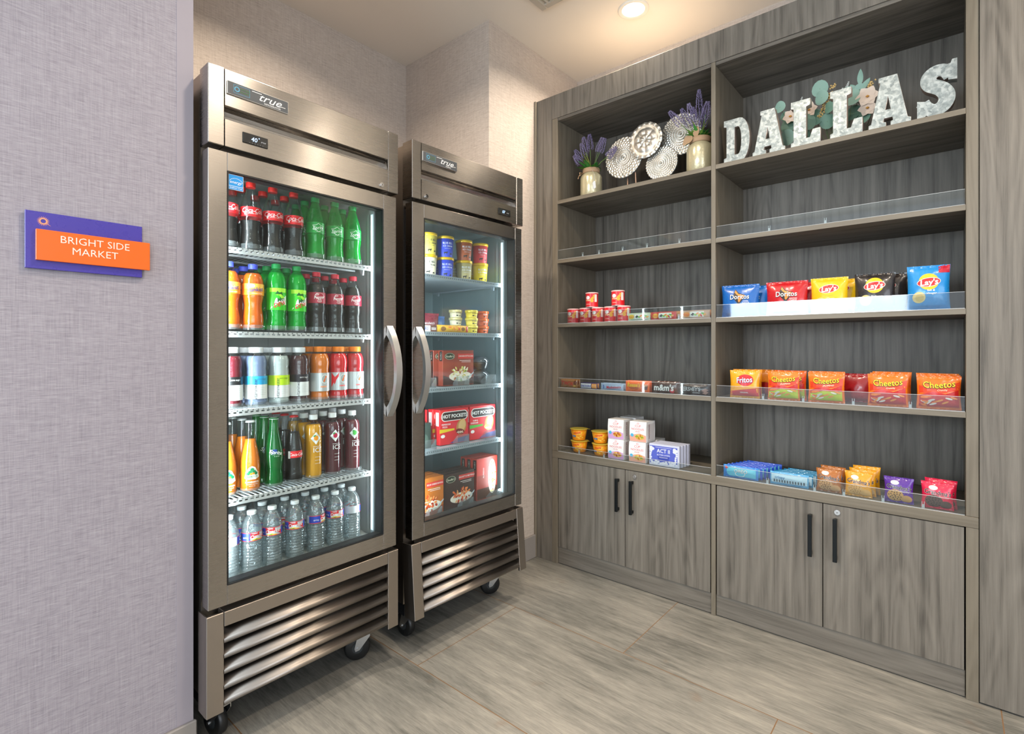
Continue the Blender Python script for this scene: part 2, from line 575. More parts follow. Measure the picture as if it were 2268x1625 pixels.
# surfaces (front faces -Y, u to the viewer's right, v up)
def flat(y=0, x=0, z=0):
    return lambda u, v, off: (x + u, y - off, z + v)
def flatside(x, sgn=-1):   # faces -X (u runs from back to front)
    return lambda u, v, off: (x + sgn * off, -u * (1 if sgn < 0 else -1), v)
def flattop(z):
    return lambda u, v, off: (u, v, z + off)
def cylsurf(r, a0=0):
    def f(u, v, off):
        a = u / r + a0
        rr = r + off
        return (rr * math.sin(a), -rr * math.cos(a), v)
    return f
def conesurf(r0, r1, h, a0=0):
    def f(u, v, off):
        r = r0 + (r1 - r0) * v / h
        a = u / ((r0 + r1) / 2) + a0
        return ((r + off) * math.sin(a), -(r + off) * math.cos(a), v)
    return f

def tag(o, label, cat, group=None, kind=None):
    if label: o['label'] = label
    if cat: o['category'] = cat
    if group: o['group'] = group
    if kind: o['kind'] = kind
    return o
def thing(name, label, cat, loc=(0, 0, 0), rz=0, group=None):
    o = bpy.data.objects.new(name, None)
    o.empty_display_size = .05
    C.objects.link(o)
    o.location = loc; o.rotation_euler = (0, 0, rz)
    return tag(o, label, cat, group)
def struct(name, mb, m=None):
    o = mb.build(name, m)
    o['kind'] = 'structure'
    return o
def dup(root, loc, rz=None, label=None, group=None, tilt=None):
    r = root.copy(); C.objects.link(r); r.location = loc
    if rz is not None: r.rotation_euler = (0, 0, rz)
    if tilt is not None: r.rotation_euler = tilt
    if label: r['label'] = label
    if group: r['group'] = group
    for ch in list(root.children):
        c = ch.copy(); C.objects.link(c); c.parent = r
        for g in ch.children:
            d = g.copy(); C.objects.link(d); d.parent = c
    return r
class Kit:
    """one prototype per kind; the first placement uses it, the rest are copies"""
    def __init__(s, make): s.make = make; s.proto = None
    def put(s, loc, rz, label, group=None, tilt=None):
        if s.proto is None:
            o = s.proto = s.make()
            o.location = loc; o.rotation_euler = tilt if tilt is not None else (0, 0, rz)
            o['label'] = label
            if group: o['group'] = group
            return o
        return dup(s.proto, loc, rz, label, group, tilt)

# ------------------------------------------------------------------ the room
PAINT = mat('#efe6da', .8, name='ceiling_paint')
WALLP = mat('#9c969f', .6, name='corner_paint')
TILEB = mat('#8f8a86', .5, name='baseboard_tile', bump=.1)
XW, YB, YC, XC = 2.905, 2.62, 1.904, 2.038     # shelf wall, back wall, chase face, chase corner
struct('floor', MB().box(-3.2, 3.0, -3.6, 2.75, -.1, 0), floor_mat())
struct('ceiling', MB().box(-3.2, 3.0, -3.6, 2.75, CEIL, CEIL + .1), PAINT)
struct('wall_back', MB().box(.30, XC + .1, YB, YB + .12, 0, CEIL), PAPER)
struct('wall_nook', MB().box(XC, XW + .1, YC, YB + .12, 0, CEIL), PAPER)
struct('wall_right', MB().box(XW, XW + .1, -3.6, YC, 0, CEIL), PAPER)
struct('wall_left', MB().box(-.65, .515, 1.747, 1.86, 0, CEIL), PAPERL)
struct('trim_1', MB().box(.515, .559, 1.7455, 1.862, 0, CEIL), WALLP)
struct('wall_alcove', MB().box(.30, .40, 1.86, YB, 0, CEIL), PAPER)
struct('baseboard_left', MB().box(-.65, .566, 1.735, 1.747, 0, .127, .003), TILEB)
struct('baseboard_back', MB().box(XC - .012, 2.44, YC - .012, YC, 0, .137, .003), TILEB)
struct('wall_entry', MB().box(2.50, 2.60, -3.6, -.20, 0, CEIL), mat('#c9c4ba', .7, name='entry_wall_paint'))
# lobby behind the camera, with window openings for the world light; the added rear fill lamp stands inside
struct('wall_rear', MB().box(-3.3, 3.0, -3.7, -3.6, 0, .45).box(-3.3, 3.0, -3.7, -3.6, 2.75, CEIL).box(.6, 3.0, -3.7, -3.6, .45, 2.75), mat('#bfb8ae', .7, name='lobby_paint'))

# downlight
t = thing('ceiling_downlight', 'round recessed ceiling downlight glowing warm white above the shelving', 'ceiling light', (2.47, 1.27, CEIL))
MB().lathe([(.058, -.004), (.075, -.009), (.079, -.006), (.080, 0)], 40, caps=False).build('trim_ring', mat('#e9e4da', .5), t)
MB().lathe([(.001, -.0035), (.058, -.0035)], 40, caps=False).build('lens', mat('#fff4e2', .5, emit=14, name='lit_lens'), t)
# ceiling vent
t = thing('ceiling_vent', 'white louvred air vent in the ceiling at the top edge', 'ceiling vent', (2.07, 1.53, CEIL))
m = MB()
for a, b_, c_, d_ in ((-.25, .09, .07, .105), (-.25, .09, -.25, -.215), (-.25, -.215, -.215, .07), (.055, .09, -.215, .07)):
    m.box(a, b_, c_, d_, -.012, -.001, .003)
m.build('vent_frame', mat('#bdb5a8', .6), t)
m = MB()
for i in range(11):
    y = -.2 + i * .0255
    m.prism([(y, -.002), (y + .004, -.002), (y + .018, -.013), (y + .014, -.013)], 'x', -.215, .055)
m.build('louvres', mat('#b9b1a3', .6), t)
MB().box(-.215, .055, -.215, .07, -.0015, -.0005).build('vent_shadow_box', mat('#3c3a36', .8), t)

# wall sign
t = thing('wall_sign', 'purple and orange wall sign with white lettering on the grey wallpaper', 'sign', (.306, 1.747, 1.52))
PURP = mat('#453b9e', .28, coat=.4, name='purple_acrylic')
ORG = mat('#e8671a', .3, coat=.3, name='orange_acrylic')
m = MB().box(-.121, .121, -.012, -.004, -.071, .072, .001).mat(PURP)
m.mats = [PURP, mat('#f3a173', .4)]
m.cur = 1
f = flat(-.012)
sx_, sz_ = -.087, .049
for i in range(20):
    a = 2 * PI * i / 20
    l = .0125 if i != 18 else .0185
    ca, sa = math.cos(a), math.sin(a)
    m.poly(f, [(sx_ + .006 * ca - .0011 * sa, sz_ + .006 * sa + .0011 * ca), (sx_ + .006 * ca + .0011 * sa, sz_ + .006 * sa - .0011 * ca), (sx_ + l * ca, sz_ + l * sa)], .0004)
m.ell(f, sx_, sz_, .0072, .0072, .0005, ring=.72)
m.build('purple_panel', None, t)
m = MB().mat(ORG); m.box(-.102, .137, -.022, -.012, -.050, .027, .001)
m.mat(mat('#fbe3d6', .4))
f = flat(-.022)
m.text(f, 'BRIGHT SIDE', .0262, .016, .0075, .0006, sx=.98, bold=-.004)
m.text(f, 'MARKET', .0262, .015, -.0195, .0006, sx=.98, bold=-.004)
m.build('orange_panel', None, t)
for x in (-.09, .09):
    MB().cyl((x, -.004, 0), (x, 0, 0), .008).build('standoff', ZINC, t)

# ------------------------------------------------------------------ built-in shelving and cupboards
XF = 2.446
YL0, YL1, YR1 = 1.7405, .858, -.0395     # left bay from 1.7405 to .858, right bay from .838 to -.0395
BLACK = mat('#1c2022', .35, .6, name='black_metal')
DARKGAP = mat('#1a1613', .9)
def WB(root):
    m = MB(); m.T = Matrix.Translation(-Vector(root.location)); return m
u = thing('shelving_unit', 'floor-to-header grey-brown wood open shelving with two bays of shelves', 'shelves', (XF, .85, 0))
WB(u).box(XF, 2.872, YL0, 1.779, .6528, 2.588, .001).build('side_post', EDGEV, u)
WB(u).box(XF, 2.872, 1.781, 1.902, 0, 2.727, .001).build('filler_panel', WOODV, u)
WB(u).box(XF - .012, XF + .02, 1.9025, 1.9035, 0, 2.727).box(XF - .014, XF, 1.890, 1.9035, 0, 2.727, .003).build('scribe_strip', EDGEV, u)
WB(u).box(XF, 2.872, .838, .858, .6525, 2.588, .0008).build('divider', EDGEV, u)
WB(u).box(XF, 2.872, -.0735, -.0395, .6528, 2.588, .001).build('side_post', EDGEV, u)
WB(u).box(XF, 2.872, -.0735, 1.780, 2.589, 2.727, .001).build('header_board', WOODV, u)
for a, b_ in ((YL1 + .0005, YL0 - .0005), (YR1 + .0005, .8375)):
    WB(u).box(2.866, 2.872, a, b_, .653, 2.588).build('back_panel', WOODV, u)
    WB(u).box(XF + .004, 2.866, a, b_, 2.572, 2.588).build('top_board', WOODH, u)
    for z in (2.107, 1.763, 1.392, 1.022):
        m = WB(u).mat(WOODH); m.box(XF + .002, 2.865, a, b_, z - .02, z)
        m.mat(EDGE); m.box(XF + .0002, XF + .002, a, b_, z - .02, z)
        m.build('shelf', None, u)
t = thing('end_panel', 'tall grey-brown wood end panel closing the right side of the shelving', 'panel', (XF, -.075, 0))
WB(t).box(XF - .002, 2.872, -.19, -.0755, .006, CEIL - .002, .001).build('panel_board', WOODV, t)
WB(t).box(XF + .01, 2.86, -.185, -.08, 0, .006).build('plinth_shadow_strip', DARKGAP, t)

t = tag(MB().box(XF - .001, 2.865, -.0735, 1.7785, .6135, .652, .001).build('countertop', EDGE), 'grey-brown wood countertop ledge running across both low cupboards', 'countertop')
def base_cabinet(y1, y0, split, label, hy, locky, posts):
    t = thing('base_cabinet', label, 'cabinet', (XF, (y0 + y1) / 2, 0))
    WB(t).box(2.47, 2.86, y0 + .001, y1 - .001, .10, .6125).build('carcass', DARKGAP, t)
    WB(t).box(XF + .008, 2.86, y0 + .001, y1 - .001, .004, .0975).build('plinth_board', WOODH, t)
    for a, b_ in posts:
        WB(t).box(XF, 2.872, a, b_, 0, .6128, .0008).build('cabinet_post', EDGEV, t)
    for k, (a, b_) in enumerate(((split + .0015, y1 - .004), (y0 + .003, split - .0015))):
        d = WB(t).box(XF + .002, XF + .02, a, b_, .1, .610, .0008).build('door', WOODV, t)
        y = hy[k]
        m = WB(t)
        m.box(XF - .030, XF - .018, y - .0075, y + .0075, .388, .562, .0012)
        m.box(XF - .020, XF + .002, y - .005, y + .005, .392, .406)
        m.box(XF - .020, XF + .002, y - .005, y + .005, .544, .558)
        o = m.build('door_handle', BLACK, d)
        if k == 1:
            m = WB(t).mat(CHROME)
            q = lambda x: (x, locky, .584)
            m.cyl(q(XF - .003), q(XF + .002), .0105, 24)
            m.cyl(q(XF - .005), q(XF - .003), .0065, 20)
            m.mat(DARKGAP); m.box(XF - .0055, XF - .005, locky - .0008, locky + .0008, .580, .588)
            m.build('door_lock', None, d)
    return t
base_cabinet(1.7385, .860, 1.3067, 'two-door wood cupboard under the left bay, nearer the coolers', (1.345, 1.263), 1.250, ((YL0, 1.779), (.838, .858)))
base_cabinet(.8365, -.038, .4036, 'wider two-door wood cupboard under the right bay, beside the end panel', (.446, .357), .352, ((-.0735, -.0395),))

# acrylic lips along the shelf fronts
def guard(y1, y0, z, h, label, clips):
    t = thing('acrylic_shelf_guard', label, 'shelf guard', (XF + .006, (y0 + y1) / 2, z), 0, 'clear acrylic guards along the shelf fronts')
    m = WB(t).mat(ACRYL)
    m.box(XF + .006, XF + .009, y0, y1, z + .0006, z + h)
    m.mat(ACRYL_EDGE)
    m.box(XF + .0058, XF + .0092, y0, y1, z + h, z + h + .0012)
    m.box(XF + .004, XF + .012, y0, y1, z + .0002, z + .0022)
    m.build('clear_strip', None, t)
    for y in clips:
        m = WB(t)
        x = XF + .012
        m.box(x, x + .003, y - .0045, y + .0045, z + .0025, z + .016)
        m.box(x, x + .003, y - .0045, y - .0025, z + .016, z + .026)
        m.box(x, x + .003, y + .0025, y + .0045, z + .016, z + .026)
        m.build('divider_clip', ACRYL_EDGE, t)
G = 'clear acrylic guard on the %s bay, %s'
guard(1.738, .861, 1.763, .056, G % ('left', 'empty shelf under the plates'), (1.576, 1.471, 1.327, 1.188, 1.017))
guard(1.738, .861, 1.392, .062, G % ('left', 'shelf with the red snack cans'), (1.02,))
guard(1.738, .861, 1.022, .056, G % ('left', 'shelf with the candy bars'), ())
guard(1.738, .861, .652, .034, G % ('left', 'counter with the noodle boxes'), (1.60, 1.44))
guard(.835, -.037, 1.763, .056, G % ('right', 'empty shelf below the metal letters'), (.61, .396))
guard(.835, -.037, 1.392, .060, G % ('right', 'shelf with the blue and red chip bags'), ())
guard(.835, -.037, 1.022, .054, G % ('right', 'shelf with the orange puff bags'), (.635, .477, .299, .118))
guard(.835, -.037, .652, .052, G % ('right', 'counter with the cookie packs'), (.617, .435, .331, .202, .08))

# ------------------------------------------------------------------ reach-in refrigerator and freezer
GASKET = mat('#15181a', .6, name='black_gasket')
LINER = mat('#b9bcba', .35, .35, name='aluminium_liner')
LINERB = mat('#8fa0a3', .35, .3, name='freezer_liner')
WIRE = mat('#c9cdd0', .4, name='coated_wire')
WIREG = mat('#9aa6ae', .4, name='grey_shelf_wire')
LEDM = mat('#e8f6ff', .5, emit=.45, name='led_strip_lens')
DIG = mat('#a8ccff', .5, emit=2.2, name='lit_digits')
LANE = clearmat('clear_lane_plastic', '#f2f6f7', .14, .10, '#e3ecef', .05, edge=.7)
STICKB = mat('#1f8fd6', .35, name='blue_sticker')
WHT = mat('#eef0f0', .4)

def fridge(label, name, loc, rz, W, left_handle, digits, subtitle, grille_tilt, interior, shelf_z, sticker, wires=True):
    t = thing(name, label, 'refrigerator', loc, rz)
    D = .72
    # body shell
    m = MB().mat(STEEL_DULL)
    m.box(.003, .045, .066, D, .193, 2.085)
    m.box(W - .045, W - .003, .066, D, .193, 2.085)
    m.box(.045, W - .045, .66, D, .193, 2.085)
    m.box(.045, W - .045, .066, .66, 1.835, 2.085)
    m.box(.045, W - .045, .066, .66, .193, .497)
    m.build('cabinet_body', None, t)
    # liner
    m = MB().mat(interior)
    m.box(.0452, .050, .068, .655, .499, 1.834)
    m.box(W - .050, W - .0452, .068, .655, .499, 1.834)
    m.box(.050, W - .050, .650, .656, .499, 1.834)
    m.box(.050, W - .050, .068, .650, 1.828, 1.834)
    m.box(.050, W - .050, .068, .650, .4975, .503)
    m.box(.050, W - .050, .36, .650, 1.72, 1.828)          # evaporator cover
    # pilasters (shelf standards)
    for x in (.0515, W - .0535):
        for y in (.12, .56):
            m.box(x, x + .002, y, y + .016, .52, 1.79)
    for x in (.20, W - .22):
        m.box(x, x + .014, .646, .650, .52, 1.72)
    m.build('liner', None, t)
    # light columns just inside the opening
    for sx, x0, x1 in ((1, .051, .066), (-1, W - .066, W - .051)):
        m = MB().mat(mat('#8f999d', .4)); m.box(x0, x1, .069, .094, .51, 1.80, .003)
        m.mat(LEDM); xx = x1 if sx > 0 else x0
        m.box(xx - .0006, xx + .0006, .073, .088, .53, 1.78)
        m.build('light_column', None, t)
    # header
    for x0, x1 in ((0, .0455), (W - .0475, W)):
        MB().box(x0, x1, 0, .066, 1.859, 2.095, .002).build('header_end_cap', STEEL, t)
    x0, x1 = .0468, W - .0488
    prof = [(.0655, 2.0935), (.001, 2.0935), (0, 2.0925), (0, 1.984), (.002, 1.9825), (.018, 1.981), (.028, 1.974), (.033, 1.962), (.034, 1.952), (.030, 1.943), (.001, 1.943), (0, 1.942), (0, 1.861), (.001, 1.860), (.0655, 1.860)]
    MB().prism(prof, 'x', x0, x1).build('header_panel', STEEL, t)
    MB().prism([(.0, 1.9435), (.034, 1.9435), (.034, 1.98), (.012, 1.98)], 'x', x1 - .004, x1 - .0005).build('recess_end', STEEL, t)
    # logo badge
    bx0, bx1, bz0, bz1 = .0515, .240, 2.0205, 2.0605
    if W < .68: bx0, bx1 = .0499, .2366
    m = MB().mat(mat('#e4e4e2', .25, .8)); m.box(bx0, bx1, -.004, 0, bz0, bz1, .001)
    f = flat(-.004)
    m.mat(mat('#4a4e52', .35)); m.rect(f, bx0 + .0015, bx1 - .0015, bz0 + .0015, bz1 - .0015, .0003)
    m.mat(mat('#4e9ab8', .4))
    a, b_, c_, d_ = bx0 + .018, bx0 + .066, bz0 + .008, bz1 - .006
    for q in ((a, b_, d_ - .0009, d_), (a, b_, c_, c_ + .0009), (a, a + .0009, c_, d_), (b_ - .0009, b_, c_, d_)):
        m.rect(f, *q, .0006)
    m.ell(f, a + .010, (c_ + d_) / 2, .008, .008, .0008, ring=.62)
    m.mat(mat('#3f7a3a', .5))
    m.text(f, 'NATURAL', .0075, a + .034, (c_ + d_) / 2 + .004, .0008, sx=.9)
    m.text(f, 'REFRIGERANT', .0065, a + .033, (c_ + d_) / 2 - .0045, .0008, sx=.7)
    m.mat(mat('#f2f2f0', .3))
    cx = bx0 + .128
    m.text(f, 'true', .034, cx, 2.0440, .0009, shear=.45, sx=1.25, bold=.002)
    m.rect(f, cx - .056, cx - .026, 2.0520, 2.0538, .0010)
    m.rect(f, cx + .026, cx + .050, 2.0345, 2.0360, .0010)
    m.text(f, subtitle, .0072, cx + .008, 2.0268, .0009, sx=1.05)
    m.build('logo_badge', None, t)
    # display
    dx = (.097, .1745) if not left_handle else (.5, .583)
    m = MB().mat(mat('#141618', .25, coat=.3)); m.box(dx[0], dx[1], -.003, 0, 1.887, 1.9195, .002)
    f = flat(-.003)
    m.mat(DIG)
    m.text(f, digits, .019, dx[0] + .034, 1.9035, .0006, shear=.12, sx=1.0)
    if '4' in digits: m.ell(f, dx[0] + .049, 1.911, .0018, .0018, .0006, 10, ring=.5)
    m.mat(mat('#b9bdc2', .4))
    m.text(f, 'true', .009, dx[0] + .062, 1.9025, .0006, shear=.4)
    for k in range(6): m.rect(f, dx[0] + .02 + .008 * k, dx[0] + .0212 + .008 * k, 1.8905, 1.8917, .0006)
    m.build('temperature_display', None, t)
    lx = W - .0785 if not left_handle else .0708
    m = MB().mat(CHROME)
    m.cyl((lx, -.004, 1.8775), (lx, .001, 1.8775), .0085, 24).cyl((lx, -.006, 1.8775), (lx, -.004, 1.8775), .0055, 20)
    m.mat(DARKGAP); m.box(lx - .001, lx + .001, -.0064, -.006, 1.875, 1.880)
    m.build('lock', None, t)
    # door
    dz0, dz1 = .4735, 1.8435
    d0, d1 = 0, W - .010
    gx0, gx1, gz0, gz1 = .0535, W - .0695, .5325, 1.7865
    if left_handle: gx0, gx1 = .0600, W - .0575
    door = MB().mat(STEEL)
    door.box(d0, gx0, 0, .046, dz0, dz1, .0015); door.box(gx1, d1, 0, .046, dz0, dz1, .0015)
    door.box(gx0 - .0005, gx1 + .0005, 0, .046, dz0, gz0, .0015); door.box(gx0 - .0005, gx1 + .0005, 0, .046, gz1, dz1, .0015)
    door = door.build('door', None, t)
    g = .0035
    m = MB().mat(GASKET)
    for q in ((gx0, gx0 + g, gz0, gz1), (gx1 - g, gx1, gz0, gz1), (gx0 + g, gx1 - g, gz0, gz0 + g), (gx0 + g, gx1 - g, gz1 - g, gz1)):
        m.box(q[0], q[1], -.0006, .045, q[2], q[3])
    m.box(.012, .0445, .0465, .0655, dz0 + .03, dz1 - .02)
    m.box(W - .0445, W - .014, .0465, .0655, dz0 + .03, dz1 - .02)
    m.box(.0445, W - .0445, .0465, .0655, dz0 + .004, .497)
    m.box(.0445, W - .0445, .0465, .0655, 1.822, dz1 - .006)
    m.build('gasket', None, door)
    m = MB().mat(interior)
    m.box(gx0 + g, gx0 + g + .004, .0465, .067, gz0, gz1); m.build('door_inner_trim', None, door)
    MB().box(gx0 + g, gx1 - g, .004, .0065, gz0 + g, gz1 - g).build('glass_pane', GLASS_FROST if left_handle else GLASS, door)
    # handle: bowed grip
    hx = W - .043 if not left_handle else .030
    za, zb = .985, 1.337
    zc = (za + zb) / 2
    n = 22
    out, inn = [], []
    for i in range(n + 1):
        s_ = -1 + 2 * i / n
        z = zc + s_ * (zb - za) / 2
        out.append((-.062 * (1 - abs(s_) ** 2.0) ** .9 - .004, z))
    for i in range(n + 1):
        s_ = -1 + 2 * i / n
        z = zc + s_ * (zb - za) / 2 * .80
        inn.append((-.048 * (1 - abs(s_) ** 2.6) ** .9, z))
    m = MB()
    # cross-section strip between outer and inner curve, as quads so it stays concave
    for xx, flip in ((hx - .0135, 0), (hx + .0135, 1)):
        P = [(xx, a[0], a[1]) for a in out] + [(xx, a[0], a[1]) for a in inn]
        fs = []
        for i in range(n):
            q = (i, i + 1, n + 2 + i, n + 1 + i)
            fs.append(q[::-1] if not flip else q)
        m.add(P, fs, False)
    for A, flip in ((out, 0), (inn, 1)):
        P = [(hx - .0135, a[0], a[1]) for a in A] + [(hx + .0135, a[0], a[1]) for a in A]
        fs = [(i, i + 1, n + 2 + i, n + 1 + i) for i in range(n)]
        m.add(P, [q[::-1] if flip else q for q in fs], True)
    for i0, j0 in ((0, 0), (n, n)):
        m.add([(hx - .0135, out[i0][0], out[i0][1]), (hx + .0135, out[i0][0], out[i0][1]), (hx + .0135, 0, inn[j0][1]), (hx - .0135, 0, inn[j0][1])], [(0, 1, 2, 3)], False)
    m.build('door_handle', SATIN, door)
    if sticker:
        m = MB().mat(mat('#e8f2f8', .4)); f = flat(.004)
        sx0, sz1 = gx0 + .0045, gz1 - .006
        m.rect(f, sx0, sx0 + .043, sz1 - .046, sz1, .0004)
        m.mat(STICKB)
        m.rect(f, sx0 + .001, sx0 + .042, sz1 - .034, sz1 - .001, .0007)
        m.rect(f, sx0 + .001, sx0 + .042, sz1 - .045, sz1 - .0355, .0007)
        m.mat(WHT)
        for i in range(16):
            a0, a1 = PI * (.08 + .84 * i / 16), PI * (.08 + .84 * (i + 1) / 16)
            cx_, cz_ = sx0 + .0215, sz1 - .024
            P = [(cx_ + r_ * math.cos(a), cz_ + r_ * .72 * math.sin(a)) for a, r_ in ((a0, .0195), (a0, .0185), (a1, .0185), (a1, .0195))]
            m.art(P, [(0, 1, 2, 3)], f, .0011)
        m.text(f, 'energy', .013, sx0 + .021, sz1 - .022, .0011, shear=.4)
        m.text(f, 'ENERGY STAR', .0058, sx0 + .0215, sz1 - .0402, .0011)
        m.build('energy_sticker', None, door)
    # grille
    gt = bpy.data.objects.new('grille', None); C.objects.link(gt); gt.parent = t
    gt.location = (0, .012, .455); gt.rotation_euler = (grille_tilt, 0, 0)
    def GB():
        m = MB(); m.T = Matrix.Translation((0, -.012, -.455)); return m
    m = GB().mat(STEEL_DULL)
    m.box(-.004, .0438, 0, .012, .155, .455, .0015); m.box(-.004, .0, .010, .066, .155, .455)
    m.build('grille_post', None, gt)
    m = GB().mat(STEEL_DULL)
    m.box(W - .0475, W, 0, .012, .155, .455, .0015); m.box(W - .004, W, .010, .066, .155, .455)
    m.build('grille_post', None, gt)
    GB().box(.0452, W - .049, 0, .05, .411, .4545, .0012).build('grille_rail', STEEL_DULL, gt)
    for i in range(5):
        zt = .398 - .0468 * i
        prof = [(.034, zt + .006), (.016, zt - .012), (.006, zt - .0195)]
        for k in range(9):
            a = R(115 + 175 * k / 8)
            prof.append((.010 + .0105 * math.cos(a), zt - .030 + .0105 * math.sin(a)))
        prof += [(.016, zt - .0385), (.022, zt - .026), (.034, zt - .004)]
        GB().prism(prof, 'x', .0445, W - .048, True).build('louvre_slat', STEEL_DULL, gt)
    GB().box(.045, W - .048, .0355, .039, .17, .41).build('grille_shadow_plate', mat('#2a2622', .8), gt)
    # casters
    for i, (x, y, a) in enumerate(((.075, .135, R(10)), (W - .075, .150, R(62)), (.075, .60, R(20)), (W - .08, .60, R(-30)))):
        if left_handle and i < 2: (x, y, a) = ((.085, .15, R(4)), (W - .065, .152, R(60)))[i]
        cs = bpy.data.objects.new('caster', None); C.objects.link(cs); cs.parent = t
        cs.location = (x, y, 0); cs.rotation_euler = (0, 0, a)
        m = MB()
        # wheel axle along local x
        m.mat(mat('#17191a', .35, name='black_rubber'))
        prof = [(.020, -.015), (.043, -.0155), (.049, -.012), (.0505, 0), (.049, .012), (.043, .0155), (.020, .015)]
        vs = []
        seg = 32
        for (r_, xx) in prof:
            for k in range(seg):
                an = 2 * PI * k / seg
                vs.append((xx, .012 + r_ * math.cos(an), .0505 + r_ * math.sin(an)))
        fs = [(j * seg + k, (j + 1) * seg + k, (j + 1) * seg + (k + 1) % seg, j * seg + (k + 1) % seg) for j in range(len(prof) - 1) for k in range(seg)]
        m.add(vs, fs, True)
        m.mat(mat('#2e3436', .5)); m.cyl((-.0165, .012, .0505), (.0165, .012, .0505), .021, 24)
        m.build('wheel', None, cs)
        m = MB().mat(ZINC)
        for sx in (-1, 1):
            m.prism([(.004, .045), (.020, .040), (.024, .052), (.010, .108), (-.036, .108), (-.036, .094)], 'x', sx * .0215 - .0015, sx * .0215 + .0015)
        m.box(-.023, .023, -.036, .012, .106, .110)
        m.cyl((0, -.012, .109), (0, -.012, .128), .018, 20)
        m.box(-.045, .045, -.05, .045, .128, .133)
        m.cyl((-.027, .012, .0505), (.027, .012, .0505), .006, 12)
        m.build('fork', None, cs)
    MB().box(.02, W - .02, .08, .70, .133, .192).build('underframe', mat('#23262a', .5, .5), t)
    # shelves
    for z in shelf_z:
        m = MB()
        wm = WIRE if wires else WIREG
        m.mat(wm)
        y0, y1 = .079, .62
        xa, xb = .055, W - .068
        m.box(xa, xb, y0, y0 + .004, z - .005, z + .001); m.box(xa, xb, y0, y0 + .004, z - .018, z - .010)
        n = 32 if wires else 46
        for i in range(n):
            x = xa + (xb - xa) * (i + .5) / n
            m.box(x - .0052, x + .0022, y0 + .0002, y0 + .0038, z - .010, z - .005)
        if wires:
            for i in range(34):
                x = xa + (xb - xa) * (i + .5) / 34
                m.box(x - .0016, x + .0016, y0, y1, z - .0034, z - .0002)
            for y in (.2, .34, .48, .615):
                m.box(xa, xb, y - .003, y + .003, z - .010, z - .0036)
        else:
            m.box(xa, xb, y0 + .004, y1, z - .008, z - .001)
            m.box(xa, xa + .004, y0, y1, z - .016, z - .008); m.box(xb - .004, xb, y0, y1, z - .016, z - .008)
        for x in (xa, xb - .006):
            for y in (.13, .565):
                m.prism([(y, z - .006), (y + .03, z - .006), (y + .012, z - .03), (y + .004, z - .03)], 'x', x, x + .006)
        m.build('wire_shelf', None, t)
    # interior lamps: the light of the two columns
    for sx in (1, -1):
        l = bpy.data.lights.new('light_column_lamp', 'AREA'); l.shape = 'RECTANGLE'; l.size = .030; l.size_y = 1.24
        l.energy = (6.5 if not left_handle else 8.5) * (1.35 if sx > 0 else .5)
        l.color = (.86, .95, 1.0); l.spread = R(170)
        o = bpy.data.objects.new('light_column_lamp', l); C.objects.link(o); o.parent = t
        o.location = (.068 if sx > 0 else W - .068, .080, 1.155)
        # light leaves the column towards the middle and the back
        d = Vector((sx * .75, .66, 0)).normalized()
        o.rotation_euler = d.to_track_quat('-Z', 'Y').to_euler()
    return t

F1 = fridge('large stainless glass-door refrigerator full of bottled drinks, left of the freezer', 'reach_in_refrigerator', (.572, 1.666, 0), 0, .686, False, '40', 'REFRIGERATOR', 0, LINER, (1.573, 1.303, 1.050, .765), True)
F2 = fridge('stainless glass-door freezer with ice cream and frozen meals, next to the shelving', 'reach_in_freezer', (1.318, 1.654, 0), R(-1.95), .677, True, '07', 'FREEZER', R(-4.5), LINERB, (1.573, 1.322, 1.074, .803), False, wires=False)
# black filler bars of the coolers' sides, cords etc. are hidden behind them
def inF1(x, y, z): return (.572 + x, 1.666 + y, z)
_c, _s = math.cos(R(-1.95)), math.sin(R(-1.95))
def inF2(x, y, z): return (1.318 + x * _c - y * _s, 1.654 + x * _s + y * _c, z)
RZ2 = R(-1.95)

# ------------------------------------------------------------------ bottled drinks in the refrigerator
def cap(t, r, z, h, col, rough=.45):
    m = MB().mat(mat(col, rough))
    n = 30
    prof = [(r * .97, z), (r, z + .001), (r, z + h - .0015), (r * .93, z + h), (r * .5, z + h + .0002)]
    m.lathe(prof, n)
    for i in range(n):                       # knurling
        a = 2 * PI * i / n
        x, y = math.cos(a) * r, math.sin(a) * r
        tx, ty = -math.sin(a) * .0005, math.cos(a) * .0005
        m.add([(x - tx, y - ty, z + .001), (x + tx, y + ty, z + .001), (x * 1.03 + tx, y * 1.03 + ty, z + h * .85), (x * 1.03 - tx, y * 1.03 - ty, z + h * .85)], [(0, 1, 2, 3)], False)
    m.build('cap', None, t)
def neck(r, z):
    return [(r, z), (r * 1.12, z + .001), (r * 1.12, z + .003), (r * .96, z + .004)]
def inner(prof, ztop, k=.965):
    out = []
    for (r, z) in prof:
        if z <= ztop: out.append((r * k, max(z, .003)))
    if out[-1][1] < ztop - .0008:
        p0 = [p for p in prof if p[1] <= ztop][-1]; p1 = [p for p in prof if p[1] > ztop][:1]
        if p1:
            p1 = p1[0]; f = (ztop - p0[1]) / (p1[1] - p0[1]); out.append(((p0[0] + (p1[0] - p0[0]) * f) * k, ztop))
    out.append((.001, out[-1][1] + .0003))
    return out
def labelwrap(t, r, z0, z1, base, design, rt=None, name='label_wrap', seg=36, r2=None):
    m = MB()
    m.mat(mat(base, .38))
    m.lathe([(r, z0), (r2 or r, z1)], seg, caps=False, smooth=True)
    if design: design(m, cylsurf(r + .0003))
    return m.build(name, None, t)
